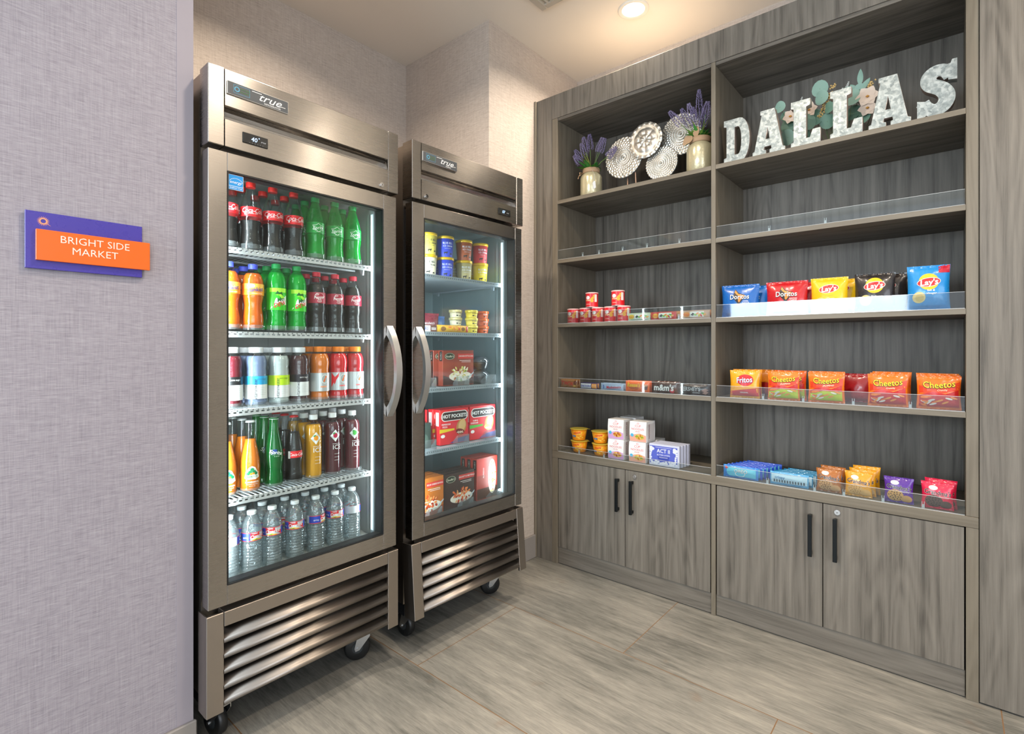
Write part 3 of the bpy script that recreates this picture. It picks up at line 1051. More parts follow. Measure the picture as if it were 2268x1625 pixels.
def bottle(name, cat, prof, shell, liquid, ltop, capr, capz, caph, capc, label=None, seg=28, ribs=None):
    def make():
        t = thing(name, 'x', cat)
        MB().lathe(prof, seg).build('bottle_body', shell, t)
        if liquid is not None:
            MB().lathe(inner(prof, ltop), seg).build('liquid', liquid, t)
        cap(t, capr, capz, caph, capc)
        if label: label(t)
        return t
    return Kit(make)

COLA = mat('#0e0402', .45, name='cola')
WH = '#f6f4f2'
# contour cola bottle
prof_coke = [(.020, 0), (.029, .002), (.0325, .010), (.0325, .022), (.0300, .040), (.0285, .060), (.0300, .078), (.0325, .088), (.0333, .098), (.0330, .104), (.0330, .136), (.0318, .142), (.0285, .155), (.0235, .172), (.0180, .188), (.0135, .200), (.0122, .206)] + neck(.0125, .2065)
def lab_coke(t):
    def d(m, f):
        m.mat(mat('#fdf3f0', .4))
        m.text(f, 'Coca-Cola', .0225, .001, .124, shear=.28, sx=.74)
        m.text(f, 'ORIGINAL TASTE', .0045, .001, .1135, sx=.9)
        m.rect(f, -.026, -.020, .109, .118, .0005, 2)
    labelwrap(t, .0333, .104, .136, '#e01b22', d)
K_COKE = bottle('soda_bottle', 'bottle', prof_coke, PET, COLA, .092, .0150, .2065, .017, '#e3261f', lab_coke)
# lemon-lime
prof_spr = [(.020, 0), (.029, .002), (.0325, .010), (.0322, .025), (.0295, .050), (.0300, .066), (.0325, .076), (.0330, .084), (.0326, .088), (.0326, .128), (.0310, .136), (.0265, .156), (.0205, .178), (.0155, .196), (.0125, .206)] + neck(.0125, .2065)
SPR = mat('#12b83c', .3, name='green_soda')
def lab_spr(t):
    def d(m, f):
        m.mat(mat('#e9fbe9', .4))
        P = []
        for i in range(12):
            a = 2 * PI * i / 12
            r_ = 1 if i % 2 else .68
            P.append((.0245 * r_ * math.cos(a), .108 + .0165 * r_ * math.sin(a)))
        n = len(P); Q = [(p[0] * .90, .108 + (p[1] - .108) * .90) for p in P]
        m.art(P + Q, [(i, (i + 1) % n, n + (i + 1) % n, n + i) for i in range(n)], f, .0006)
        m.text(f, 'Sprite', .0175, 0, .108, shear=.2, rot=.12, bold=.012, sx=.95)
        m.rect(f, -.008, .008, .093, .0945, .0006, 2)
    labelwrap(t, .0330, .088, .128, '#0f9d3c', d)
K_SPR = bottle('soda_bottle', 'bottle', prof_spr, PETG, SPR, .086, .0150, .2065, .017, '#12a352', lab_spr)
# orange soda
prof_sun = [(.022, 0), (.030, .002), (.0335, .010), (.0338, .035), (.0310, .055), (.0290, .072), (.0295, .086), (.0320, .098), (.0338, .108), (.0340, .118), (.0340, .152), (.0325, .163), (.0280, .178), (.0200, .190), (.0140, .197), (.0125, .200)] + neck(.0125, .2005)
ORNG = mat('#f26a0a', .18, coat=.5, name='orange_soda')
def lab_sun(t):
    def d(m, f):
        m.mat(mat('#ffc04a', .4)); m.rect(f, -.034, .034, .132, .150, .0003, 12)
        m.mat(mat('#ffe9b8', .4)); m.ell(f, -.012, .142, .012, .007, .0005)
        m.mat(mat('#28409a', .4)); m.text(f, 'Sunkist', .0205, .002, .131, .0008, shear=.15, rot=.10, bold=.008, sx=.88)
        m.mat(mat('#fff3e0', .4)); m.text(f, 'ORANGE SODA', .0048, .006, .1175, .0008)
    labelwrap(t, .0344, .112, .150, '#f9962a', d)
K_SUN = bottle('soda_bottle', 'bottle', prof_sun, PET, ORNG, .186, .0150, .2005, .017, '#4656d8', lab_sun)
# citrus soda
prof_mtn = [(.020, 0), (.029, .002), (.0325, .012), (.0310, .030), (.0295, .044), (.0310, .058), (.0325, .068), (.0328, .14), (.0332, .150), (.0325, .166), (.0290, .184), (.0215, .198), (.0150, .207), (.0125, .211)] + neck(.0125, .2115)
MTN = mat('#3fd812', .3, name='citrus_soda')
def lab_mtn(t):
    def d(m, f):
        m.mat(mat('#a8ee3a', .4)); m.rect(f, -.030, .030, .128, .142, .0003, 10)
        m.poly(f, [(-.02, .122), (.01, .127), (.03, .108), (.012, .104)], .0004)
        m.mat(mat('#0d5a24', .4)); m.poly(f, [(-.012, .121), (-.004, .133), (.0, .124), (.010, .130), (.014, .118)], .0006)
        m.mat(mat('#f4f7f0', .4)); m.poly(f, [(-.027, .071), (-.008, .108), (.030, .118), (.030, .085)], .0006)
        m.mat(mat('#1c5c2c', .4)); m.text(f, 'Mtn', .0185, .007, .1035, .0010, shear=.25, rot=.3, bold=.012, sx=.95)
        m.mat(mat('#e0252a', .4)); m.text(f, 'DEW', .0205, .005, .0875, .0010, shear=.3, rot=.3, bold=.014, sx=.92)
    labelwrap(t, .0332, .066, .143, '#34c51f', d)
K_MTN = bottle('soda_bottle', 'bottle', prof_mtn, PETG, MTN, .198, .0150, .2115, .017, '#0f9a4c', lab_mtn)
# dark cherry soda
prof_dr = [(.020, 0), (.029, .002), (.0318, .012), (.0316, .030), (.0295, .045), (.0295, .060), (.0320, .070), (.0330, .076), (.0330, .086), (.0310, .092), (.0325, .100), (.0325, .140), (.0315, .150), (.0270, .168), (.0190, .184), (.0140, .194), (.0125, .199)] + neck(.0125, .1995)
def lab_dr(t):
    def d(m, f):
        m.mat(mat('#f6e6e6', .4)); m.ell(f, .002, .126, .0175, .012, .0004, ring=.93)
        m.text(f, 'Dr', .011, -.006, .1325, .0008, shear=.2, bold=.008)
        m.text(f, 'Pepper', .0155, .002, .1225, .0008, shear=.2, rot=.12, bold=.010, sx=.92)
        m.ell(f, .002, .108, .008, .005, .0004, ring=.85); m.text(f, '23', .0085, .002, .108, .0008, bold=.01)
    labelwrap(t, .0328, .100, .140, '#a8213a', d)
K_DR = bottle('soda_bottle', 'bottle', prof_dr, PET, COLA, .172, .0150, .1995, .017, '#c9243a', lab_dr)
# nutrient water
prof_vw = [(.024, 0), (.0325, .002), (.0350, .008), (.0350, .014), (.0335, .018), (.0345, .022), (.0345, .100), (.0335, .104), (.0345, .112), (.0325, .124), (.0345, .136), (.0340, .150), (.0300, .164), (.0230, .173), (.0205, .176)] + neck(.0200, .1765)
def vw(liquid, band, bandh, bandtxt, shell=PET):
    def lab(t):
        def d(m, f):
            m.mat(mat(band, .4)); m.lathe([(.0356, .098 - bandh), (.0356, .0985)], 36, caps=False)
            f2 = cylsurf(.0360)
            m.mat(mat('#15181c', .4)); m.text(f2, 'vitaminwater', .0165, -.012, .055, .0004, rot=PI / 2, sx=.80, bold=.002)
            m.mat(mat('#b9bec2', .4))
            for k in range(5): m.rect(f2, .000, .026, .060 - k * .006, .0606 - k * .006, .0004, 3)
            m.mat(mat('#f2f2f2' if band in ('#141416', '#1d1420') else '#3b6a8a' if band == '#2aa3dc' else '#6a7a10', .4)); m.text(f2, bandtxt, .0085, .010, .089, .0004, sx=.9)
        labelwrap(t, .0352, .022, .098, '#e9ebec', d)
    return bottle('nutrient_water_bottle', 'bottle', prof_vw, shell, liquid, .166, .0225, .1765, .019, '#eef0f3', lab)
K_VWR = vw(mat('#6b1424', .2, coat=.5), '#141416', .026, 'zero sugar')
K_VWB = vw(mat('#8494bb', .25, coat=.5), '#2aa3dc', .028, 'zero sugar')
K_VWG = vw(mat('#c9d1d0', .25, coat=.5), '#b9e01c', .034, 'zero sugar')
K_VWD = vw(mat('#4a2227', .2, coat=.5), '#1d1420', .026, 'zero sugar')
# sports drink
prof_gat = [(.024, 0), (.0325, .002), (.0345, .010), (.0345, .018), (.0330, .024), (.0340, .030), (.0340, .095), (.0345, .102), (.0330, .112), (.0350, .124), (.0358, .138), (.0335, .156), (.0280, .170), (.0215, .177)] + neck(.0200, .1785)
def gat(col, shape):
    def lab(t):
        def d(m, f):
            m.mat(mat('#c9cdce', .3, .4)); m.rect(f, -.050, .050, .034, .100, .0002, 18)
            m.mat(mat('#eef0f0', .35)); m.ell(f, .010, .078, .0135, .0165, .0005)
            m.mat(mat('#b4b9ba', .35, .3)); m.ell(f, .010, .078, .0112, .0140, .0007)
            m.mat(mat('#f26a1a', .4)); m.poly(f, [(.004, .070), (.014, .091), (.019, .087), (.010, .079), (.014, .078), (.008, .066)], .0009)
            m.mat(mat(col, .4)); m.rect(f, -.006, .018, .0475, .0525, .0006, 3)
            m.mat(mat('#f4f4f2', .4)); m.text(f, 'ZERO SUGAR', .0048, .006, .050, .0009)
            if shape: m.mat(mat(col, .3, coat=.3)); m.poly(f, [(-.036, .100), (-.036, .045), (-.022, .058), (-.008, .086), (-.006, .100)], .0006)
        labelwrap(t, .0350, .033, .101, '#b9bdbe', d)
    return bottle('sports_drink_bottle', 'bottle', prof_gat, PET, mat(col, .16, coat=.5), .172, .0225, .1785, .020, '#f58a1e', lab)
K_GO = gat('#f4801a', 0)
K_GR = gat('#ee1d28', 1)
K_GP = gat('#d8303a', 0)
# glass bottles
prof_jar = [(.022, 0), (.0300, .002), (.0318, .008), (.0318, .080), (.0300, .104), (.0240, .136), (.0180, .162), (.0150, .186), (.0142, .212), (.0142, .226), (.0150, .228), (.0150, .233)]
JARL = mat('#f5821a', .15, coat=.5, name='mandarin_soda')
def crown(t, z, col):
    MB().lathe([(.0138, z + .0055), (.0150, z + .001), (.0160, z)][::-1] + [(.010, z + .0068)], 24).build('crown_cap', mat(col, .35, .3), t)
def mk_jar():
    t = thing('glass_soda_bottle', 'x', 'bottle')
    MB().lathe(prof_jar, 28).build('bottle_body', PET, t)
    MB().lathe(inner(prof_jar, .172, .95), 28).build('liquid', JARL, t)
    crown(t, .228, '#d9dad8')
    m = MB(); f = cylsurf(.0322)
    m.mat(mat('#f6f2e8', .4)); m.poly(f, [(-.024, .046), (-.020, .062), (-.010, .080), (0, .085), (.010, .080), (.020, .062), (.024, .046), (.012, .040), (-.012, .040)], .0002)
    m.mat(mat('#157a4a', .4))
    for (a, b_) in ((-.006, .066), (.006, .066), (0, .074), (-.012, .060), (.012, .060)): m.ell(f, a, b_, .0062, .0052, .0006, 10)
    m.text(f, 'JARRITOS', .0085, 0, .050, .0008, bold=.012)
    m.mat(mat('#f28a1c', .4)); m.ell(f, -.003, .059, .004, .0035, .0009, 10); m.ell(f, .004, .060, .004, .0035, .0009, 10)
    m.mat(mat('#fff6e6', .4)); m.text(f, 'MANDARIN', .0082, 0, .032, .0006, bold=.01)
    m.text(f, 'NATURAL FLAVOR', .0042, 0, .0245, .0006); m.text(f, '12.5 FL OZ', .0042, 0, .0185, .0006)
    m.build('printed_label', None, t)
    return t
K_JAR = Kit(mk_jar)
prof_gb = [(.020, 0), (.0275, .002), (.0295, .010), (.0290, .030), (.0268, .050), (.0270, .064), (.0298, .082), (.0305, .094), (.0300, .108), (.0285, .124), (.0245, .148), (.0190, .172), (.0152, .196), (.0138, .218), (.0138, .228), (.0148, .230), (.0148, .236)]
def mk_glass(green):
    def mk():
        t = thing('glass_soda_bottle', 'x', 'bottle')
        MB().lathe(prof_gb, 28).build('bottle_body', GLASSG if green else PET, t)
        MB().lathe(inner(prof_gb, .176, .95), 28).build('liquid', mat('#0b5a2a', .12, coat=.6) if green else COLA, t)
        crown(t, .230, '#cfd2d0' if green else '#d8262b')
        m = MB(); f = cylsurf(.0304)
        if green:
            f = conesurf(.0312, .0160, .236)
            f = cylsurf(.0292)
            m.mat(mat('#17408c', .4)); m.poly(f, [(-.012, .108), (-.010, .128), (.004, .128), (.008, .108)], .0004)
            m.mat(mat('#eef6ee', .4)); m.text(f, 'Sprite', .018, .001, .118, .0012, shear=.2, bold=.012, rot=-.25)
            m.rect(f, -.004, .012, .1045, .1055, .001, 2); m.rect(f, -.004, .010, .1025, .1033, .001, 2)
        else:
            m.mat(mat('#dc1f26', .4)); m.rect(f, -.017, .026, .088, .112, .0006, 8)
            m.mat(mat('#fbf2f0', .4)); m.text(f, 'Coca-Cola', .0150, .004, .100, .0010, shear=.28, sx=.78, bold=.006)
            m.rect(f, -.026, -.018, .086, .112, .0006, 2)
        m.build('printed_label', None, t)
        return t
    return Kit(mk)
K_GS, K_GC = mk_glass(True), mk_glass(False)
# sparkling ice
prof_ice = [(.022, 0), (.0285, .002), (.0300, .010), (.0300, .165), (.0292, .180), (.0260, .193), (.0180, .203), (.0135, .209), (.0125, .213)] + neck(.0125, .2135)
def ice(col, fruit, shellmat=PET):
    def lab(t):
        m = MB(); f = cylsurf(.0303)
        m.mat(mat('#f2f6f4', .4))
        m.poly(f, [(0, .170), (.019, .147), (0, .124), (-.019, .147)], .0004)
        m.mat(mat(fruit, .4)); m.ell(f, 0, .148, .0085, .0095, .0008)
        m.mat(mat('#3f9a4a', .4)); m.ell(f, -.005, .156, .005, .003, .001, 10, .6)
        m.mat(mat('#f4f8f8', .4))
        m.text(f, 'SPARKLING', .0052, .004, .1165, .0006, sx=1.1)
        m.text(f, 'ICE', .0235, .006, .104, .0006, sx=1.0)
        for k in range(3): m.rect(f, -.004, .016, .078 - .012 * k, .0788 - .012 * k, .0006, 2)
        m.build('printed_label', None, t)
    return bottle('sparkling_water_bottle', 'bottle', prof_ice, shellmat, mat(col, .14, coat=.6), .196, .0150, .2135, .018, '#f0f2f2', lab)
K_IY = ice('#f2a80c', '#f59a1a')
K_IC = ice('#5a1526', '#c01f4a')
K_IM = ice('#6a2630', '#49a548')
# water
def water_prof():
    P = [(.020, 0), (.0285, .002), (.0318, .008)]
    z = .012
    while z < .100:
        ph = (z - .012) / .0098
        P.append((.0315 + .0011 * math.cos(2 * PI * ph) - (.0012 if .04 < z < .07 else 0), z)); z += .00245
    P += [(.0318, .102), (.0318, .134), (.0312, .140), (.0285, .156), (.0225, .171), (.0160, .180), (.0128, .185)] + neck(.0125, .1855)
    return P
def mk_wat(rot):
    def mk():
        t = thing('water_bottle', 'x', 'bottle')
        MB().lathe(water_prof(), 24).build('bottle_body', PETW, t)
        cap(t, .0145, .1865, .0125, '#e8eef0')
        m = MB(); f = cylsurf(.0325, rot)
        m.mat(mat('#c8ccd2', .35)); m.lathe([(.0322, .104), (.0322, .132)], 36, caps=False)
        L_ = .096
        m.mat(mat('#2a46b4', .35)); m.rect(f, -.060, -.018, .106, .130, .0003, 10); m.rect(f, .034, .058, .106, .130, .0003, 6)
        m.mat(mat('#dc2a30', .35)); m.poly(f, [(-.018, .130), (-.020, .112), (.034, .106), (.034, .119), (.010, .130)], .0004)
        m.mat(mat('#f2c622', .35)); m.poly(f, [(-.015, .108), (.0, .113), (.020, .108), (.014, .106), (-.010, .106)], .0006)
        m.mat(mat('#4a9a3c', .35)); m.poly(f, [(-.010, .107), (-.002, .110), (.006, .107), (.0, .1062)], .0008)
        m.mat(mat('#e8353c', .35)); m.rect(f, -.060, .058, .104, .106, .0004, 20); m.rect(f, -.060, .058, .130, .132, .0004, 20)
        m.mat(mat('#f8f8fa', .35)); m.text(f, 'Ozarka', .0175, .004, .119, .0010, shear=.15, rot=.10, bold=.012, sx=.9)
        m.text(f, 'spring', .008, -.034, .117, .0008, shear=.1)
        m.build('label_wrap', None, t)
        return t
    return Kit(mk)
K_WAT = [mk_wat(a) for a in (-.3, .25, .8, 2.6)]

ORD = ['leftmost', 'second from left', 'third from left', 'middle', 'third from right', 'second from right', 'rightmost']
ROWN = ['front row', 'second row', 'third row', 'back row']
def lane(shelf, items, xs, z, rows, pitch, y0, shelfname, grp, jitter=.003):
    for i, (x, (k, desc)) in enumerate(zip(xs, items)):
        for r_ in range(rows):
            kk, dd = k, desc
            if isinstance(k, list):
                kk = k[(i * 3 + r_ * 2 + 1) % len(k)] if r_ else [K_WAT[3], K_WAT[1], K_WAT[0], K_WAT[0], K_WAT[2], K_WAT[0], K_WAT[3]][i]
            lx = x - .572 + (rnd.uniform(-jitter, jitter) if r_ else 0)
            ly = y0 + r_ * pitch
            kk.put(inF1(lx, ly, z), rnd.uniform(-.35, .10) if r_ else rnd.uniform(-.26, -.12),
                   f'{dd}, {ORD[i]}, {ROWN[r_]}, {shelfname}', grp)
            if r_ == 0 and pitch:
                m = MB()
                f = cylsurf(.0362)
                pts = [(.0365 * math.sin(a), -.0365 * math.cos(a), 0) for a in [R(-78 + 156 * q / 16) for q in range(17)]]
                pts2 = [(p[0], p[1], .017) for p in pts]
                m.add(pts + pts2, [(q, q + 1, 18 + q, 17 + q) for q in range(16)], True)
                m.T = None
                o = m.build('bottle_lane_stop', LANE)
                o.location = inF1(x - .572, ly, z - .0045)
                tag(o, f'clear curved lane stop before the {ORD[i]} bottle, {shelfname}', 'shelf stop', 'clear lane stops on the refrigerator shelves')
S = 'top shelf'
lane(1, [(K_COKE, 'red-label cola bottle')] * 4 + [(K_SPR, 'green lemon-lime soda bottle')] * 3, [.675, .750, .824, .899, .981, 1.061, 1.138], 1.585, 3, .072, .135, S, 'soda bottles on the top shelf')
S = 'second shelf'
lane(2, [(K_SUN, 'orange soda bottle with blue cap')] * 2 + [(K_MTN, 'bright green citrus soda bottle')] * 2 + [(K_DR, 'dark soda bottle with maroon label')] * 3, [.680, .757, .836, .910, .986, 1.062, 1.140], 1.316, 3, .073, .135, S, 'soda bottles on the second shelf')
S = 'third shelf'
lane(3, [(K_VWR, 'dark red nutrient water'), (K_VWB, 'blue-label nutrient water'), (K_VWG, 'lime-label nutrient water'), (K_VWD, 'dark purple nutrient water'), (K_GO, 'orange sports drink'), (K_GR, 'bright red sports drink'), (K_GP, 'pinkish red sports drink')], [.687, .767, .845, .918, .999, 1.075, 1.148], 1.058, 2, .078, .135, S, 'flavoured waters and sports drinks on the third shelf', 0)
S = 'fourth shelf'
lane(4, [(K_JAR, 'orange mandarin soda in clear glass'), (K_JAR, 'orange mandarin soda in clear glass'), (K_GS, 'green glass soda bottle'), (K_GC, 'dark cola in glass bottle'), (K_IY, 'yellow sparkling water bottle'), (K_IC, 'dark cherry sparkling water bottle'), (K_IM, 'plum sparkling water bottle')], [.672, .748, .828, .900, .974, 1.051, 1.136], .773, 3, .070, .135, S, 'glass and sparkling bottles on the fourth shelf')
S = 'bottom'
lane(5, [(K_WAT, 'clear water bottle with white cap')] * 7, [.679, .753, .822, .903, .983, 1.062, 1.135], .5035, 4, .074, .135, S, 'water bottles on the bottom of the refrigerator')

# ------------------------------------------------------------------ frozen goods
def tub(color, lid, h, r0, r1, name, big=True):
    def mk():
        m = MB().mat(mat(color, .45))
        m.lathe([(r0 * .9, .002), (r0, 0), (r0, .001), (r1, h - .010)], 36)
        m.mat(mat(lid, .3, .25))
        m.lathe([(r1 + .0012, h - .013), (r1 + .0022, h - .012), (r1 + .0022, h - .001), (r1, h)], 36)
        f = conesurf(r0, r1, h - .010)
        ink = '#2b2f4a' if color in ('#efe7c4', '#f0dc62', '#e9e2c0', '#f0d848') else '#eef0f6'
        m.mat(mat(ink, .45))
        if big:
            m.text(f, 'BLUE BELL', .0125, .004, h * .66, .0008, sx=.85, bold=.004)
            m.text(f, 'ICE CREAM', .0112, .004, h * .52, .0008, sx=.85, bold=.004)
            m.rect(f, -.012, .018, h * .40, h * .41, .0006, 5)
            cowc = mat('#2a2726', .5); m.mat(cowc)
            cx, cy, s_ = -.008, h * .17, .00055
            m.poly(f, [(cx + a * s_, cy + b_ * s_) for a, b_ in ((-14, 2), (-13, 11), (10, 13), (18, 16), (24, 11), (18, 7), (14, 2))], .0007)
            for a in (-12, -8, 8, 12): m.rect(f, cx + a * s_, cx + (a + 3) * s_, cy - 8 * s_, cy + 4 * s_, .0007)
            m.poly(f, [(.014, cy - .004), (.018, cy + .004), (.022, cy), (.026, cy + .005), (.028, cy - .004)], .0007)
        else:
            m.text(f, 'BLUE BELL', .0068, .006, h * .58, .0008, sx=.85)
            m.mat(mat('#2a2726', .5)); m.rect(f, -.006, .004, h * .2, h * .34, .0007, 2); m.rect(f, .010, .018, h * .2, h * .30, .0007, 2)
        o = m.build(name, None)
        return tag(o, 'x', 'ice cream')
    return Kit(mk)
GOLD = '#e6b81e'
tubs = {'y': tub('#f0dc62', GOLD, .098, .033, .039, 'ice_cream_tub'), 'c': tub('#efe7c4', GOLD, .098, .033, .039, 'ice_cream_tub'),
        'b': tub('#3c4fd0', GOLD, .098, .033, .039, 'ice_cream_tub'), 'o': tub('#b8603a', GOLD, .098, .033, .039, 'ice_cream_tub'),
        'r': tub('#d84a50', GOLD, .098, .033, .039, 'ice_cream_tub'), 't': tub('#b9ac78', GOLD, .098, .033, .039, 'ice_cream_tub'), 'l': tub('#ecd02c', GOLD, .098, .033, .039, 'ice_cream_tub')}
nm = {'y': 'pale yellow', 'c': 'cream', 'b': 'blue', 'o': 'brown-orange', 'r': 'red-pink', 't': 'tan', 'l': 'bright yellow'}
for (s_, z, k, w) in ((.212, 1.6825, 'y', 'upper'), (.312, 1.680, 'b', 'upper'), (.430, 1.680, 'o', 'upper'), (.538, 1.680, 'r', 'upper'),
                      (.212, 1.5765, 'c', 'lower'), (.312, 1.5765, 'b', 'lower'), (.430, 1.5765, 't', 'lower'), (.538, 1.5765, 'l', 'lower')):
    zz = 1.5745 if w == 'lower' else 1.5745 + .0985
    tubs[k].put(inF2(s_, .165, zz), rnd.uniform(-.55, -.25), f'{nm[k]} ice cream tub with gold lid, {w} layer, freezer top shelf', 'ice cream tubs in the freezer')
for s_, k in ((.212, 'c'), (.312, 'b'), (.430, 't'), (.538, 'l')):
    tubs[k].put(inF2(s_, .255, 1.5745), -.3, f'{nm[k]} ice cream tub with gold lid standing behind the front tubs', 'ice cream tubs in the freezer')
# small cups
cupk = {'y': tub('#f0d848', '#e8d24a', .037, .026, .030, 'ice_cream_cup', False), 'o': tub('#c4501c', '#c4561e', .037, .026, .030, 'ice_cream_cup', False), 'p': tub('#e9e2c0', '#e0d69a', .037, .026, .030, 'ice_cream_cup', False)}
for s_, k, n, dy, word in ((.466, 'y', 3, .15, 'bright yellow'), (.398, 'p', 3, .19, 'pale yellow'), (.556, 'o', 3, .165, 'orange'), (.19, 'y', 2, .28, 'yellow')):
    for i in range(n):
        cupk[k].put(inF2(s_, dy, 1.3235 + .0375 * i), -.4, f'small {word} ice cream cup, {("bottom", "middle", "top")[i] if n == 3 else ("bottom", "top")[i]} of its stack, freezer second shelf' + (', far back' if s_ < .2 else ''), 'small ice cream cups in the freezer')

# ---- pouches, bars and bags
def pillow(w, h, t, seal=.008, pinch=.05, seed=0, wr=.0016, n1=26, n2=26, stand=True):
    """front/back surfaces of a filled bag: u across, v up"""
    def half(u, v):
        a = max(0, 1 - (2 * u / w) ** 2)
        vv = (v - seal) / (h - 2 * seal)
        if vv <= 0 or vv >= 1: b = 0
        else:
            b = math.sin(PI * vv ** (.72 if stand else 1)) ** .55
        return t / 2 * a ** .62 * b + .0004
    def X(u, v):
        vv = max(0, min(1, v / h))
        return u * (1 - pinch * math.sin(PI * vv))
    def surf(u, v, off):
        y = half(u, v)
        k = min(1, y / (t / 2) * 3)
        q = wr * noise.noise(Vector((u * 70 + seed * 3.1, v * 38, seed * 7.7))) * (1 - .3 * k)
        q += wr * 1.6 * (1 - k) * math.sin(u * 230 + seed) * math.exp(-min(v, h - v) / (h * .12))
        return (X(u, v), -(y + q + off), v)
    return surf, half, X
def bag(m, w, h, t, body, design, seal=.008, pinch=.05, seed=0, wr=.0016, sealmat=None, n=24, lean=0, horiz=False):
    surf, half, X = pillow(w, h, t, seal, pinch, seed, wr, stand=not horiz)
    m.mat(body)
    def F(a, b): u, v = (a - .5) * w, b * h; return surf(u, v, 0)
    def B(a, b):
        u, v = (a - .5) * w, b * h
        p = surf(u, v, 0); return (p[0], half(u, v) + .0002 + 0 * p[1], p[2])
    m.grid(F, n, n); m.grid(B, n, n, flip=True)
    if sealmat:
        m.mat(sealmat)
        m.rect(surf, -w / 2, w / 2, h - seal, h, .0003, 14); m.rect(surf, -w / 2, w / 2, 0, seal, .0003, 14)
    m.fine = True
    design(m, surf)
    m.fine = False
    return surf
def bagthing(name, label, cat, loc, rz, w, h, t, col, design, group=None, tilt=0, **kw):
    m = MB()
    bag(m, w, h, t, mat(col, .28, coat=.35) if isinstance(col, str) else col, design, **kw)
    o = m.build(name)
    o.location = loc
    o.rotation_euler = (tilt, 0, rz)
    return tag(o, label, cat, group)
def boxthing(name, label, cat, loc, rz, w, h, d, front, design, group=None, side=None, tilt=0, top=None):
    """carton standing on its base, front face at y=0 facing -Y"""
    m = MB().mat(mat(front, .4)); m.box(-w / 2, w / 2, 0, d, 0, h, .0012)
    design(m, flat(0))
    if side: side(m, flatside(-w / 2))
    o = m.build(name)
    o.location = loc; o.rotation_euler = (tilt, 0, rz)
    return tag(o, label, cat, group)
# ice cream bars on shelf two
def d_twixbar(m, f):
    m.mat(mat('#d82a20', .35)); m.text(f, 'TWIX', .026, .004, .017, .0006, shear=.15, bold=.02, sx=1.1)
    m.mat(mat('#c8352a', .35)); m.rect(f, .075, .088, .003, .031, .0004, 2)
    m.mat(mat('#8a5a20', .35)); m.ell(f, -.060, .016, .014, .010, .0004); m.ell(f, .056, .017, .012, .009, .0004)
bagthing('ice_cream_bar', 'gold wrapped caramel ice cream bar lying at the front, freezer second shelf', 'ice cream bar', inF2(.330, .132, 1.3235), RZ2 - .05, .185, .034, .022, '#e8b02a', d_twixbar, seal=.003, pinch=.0, horiz=True)
def d_snick(m, f):
    m.mat(mat('#2b3fae', .35)); m.text(f, 'SNICKERS', .020, -.006, .016, .0006, shear=.2, bold=.016, sx=.9)
    m.mat(mat('#efefef', .35)); m.rect(f, .052, .078, .016, .019, .0005); m.rect(f, .052, .078, .010, .013, .0005)
boxthing('ice_cream_bar', 'white and brown boxed peanut ice cream bar, left end of freezer second shelf', 'ice cream bar', inF2(.150, .130, 1.3235), RZ2, .160, .031, .03, '#6a4334', lambda m, f: (m.mat(mat('#f0eeee', .4)), m.rect(f, -.078, .046, .002, .029, .0003), d_snick(m, f)))
def d_redbag(m, f):
    m.mat(mat('#efe6e6', .35)); m.text(f, 'sandwich', .018, .006, .045, .0008, shear=.2, bold=.01)
bagthing('frozen_snack_bag', 'dark red frozen snack bag slumped behind the gold bar, freezer second shelf', 'snack bag', inF2(.250, .235, 1.3235), RZ2 - .1, .15, .092, .05, '#8f3040', d_redbag, seed=3)
bagthing('frozen_snack_bag', 'blue frozen snack bag lying behind the small cups, freezer second shelf', 'snack bag', inF2(.365, .290, 1.3235), RZ2, .10, .085, .05, '#3f7cc0', lambda m, f: None, seed=5)
# frozen meals
def d_meal(title, food, dark='#3a1712'):
    def d(m, f):
        w, h = .19, .165
        m.mat(mat('#c5352b', .4)); m.rect(f, -.004, w / 2 - .001, h * .76, h * .90, .0004)
        m.mat(mat('#f5e6df', .4)); m.text(f, title, .0105, .045, h * .835, .0007, sx=.85, bold=.006)
        m.rect(f, .005, .075, h * .70, h * .712, .0005); m.rect(f, .018, .075, h * .66, h * .67, .0005)
        m.mat(mat('#20301c', .4)); m.ell(f, -.054, h * .83, .031, .0165, .0006)
        m.mat(mat('#e8e0c8', .4)); m.ell(f, -.054, h * .83, .029, .0148, .0008, ring=.94); m.text(f, "Stouffer's", .0135, -.054, h * .83, .0009, shear=.25, bold=.008, sx=.92)
        m.mat(mat(dark, .4)); m.poly(f, [(-w / 2 + .002, .004), (w / 2 - .002, .004), (w / 2 - .002, h * .22), (.0, h * .12), (-w / 2 + .002, h * .30)], .0003)
        m.mat(mat('#e6dccb', .4)); m.ell(f, .012, h * .26, .070, .024, .0005)
        rr = random.Random(len(title))
        for i in range(46):
            a = rr.uniform(0, 2 * PI); q = math.sqrt(rr.random())
            x, y = .012 + .058 * q * math.cos(a), h * .33 + .034 * q * math.sin(a)
            m.mat(mat(food[i % len(food)], .4)); m.ell(f, x, y, rr.uniform(.005, .010), rr.uniform(.003, .006), .0007 + i * .00002, 8, a)
        m.mat(mat('#b8c4cc', .3)); m.poly(f, [(.060, h * .18), (.094, h * .34), (.094, h * .38), (.064, h * .26)], .0018)
    return d
def s_meal(m, f):
    m.mat(mat('#17181a', .4)); m.rect(f, -.024, -.003, .115, .160, .0004)
    m.mat(mat('#e8e0d0', .4)); m.text(f, "Stouffer's", .009, -.0135, .138, .0006, rot=PI / 2)
PASTA = ['#e6dfae', '#d9cf7c', '#c7b95a', '#efe9cc', '#b06a3a', '#7f9a3c']
SPAG = ['#e0642a', '#c84a1c', '#f08a4a', '#a8341a', '#e8a060']
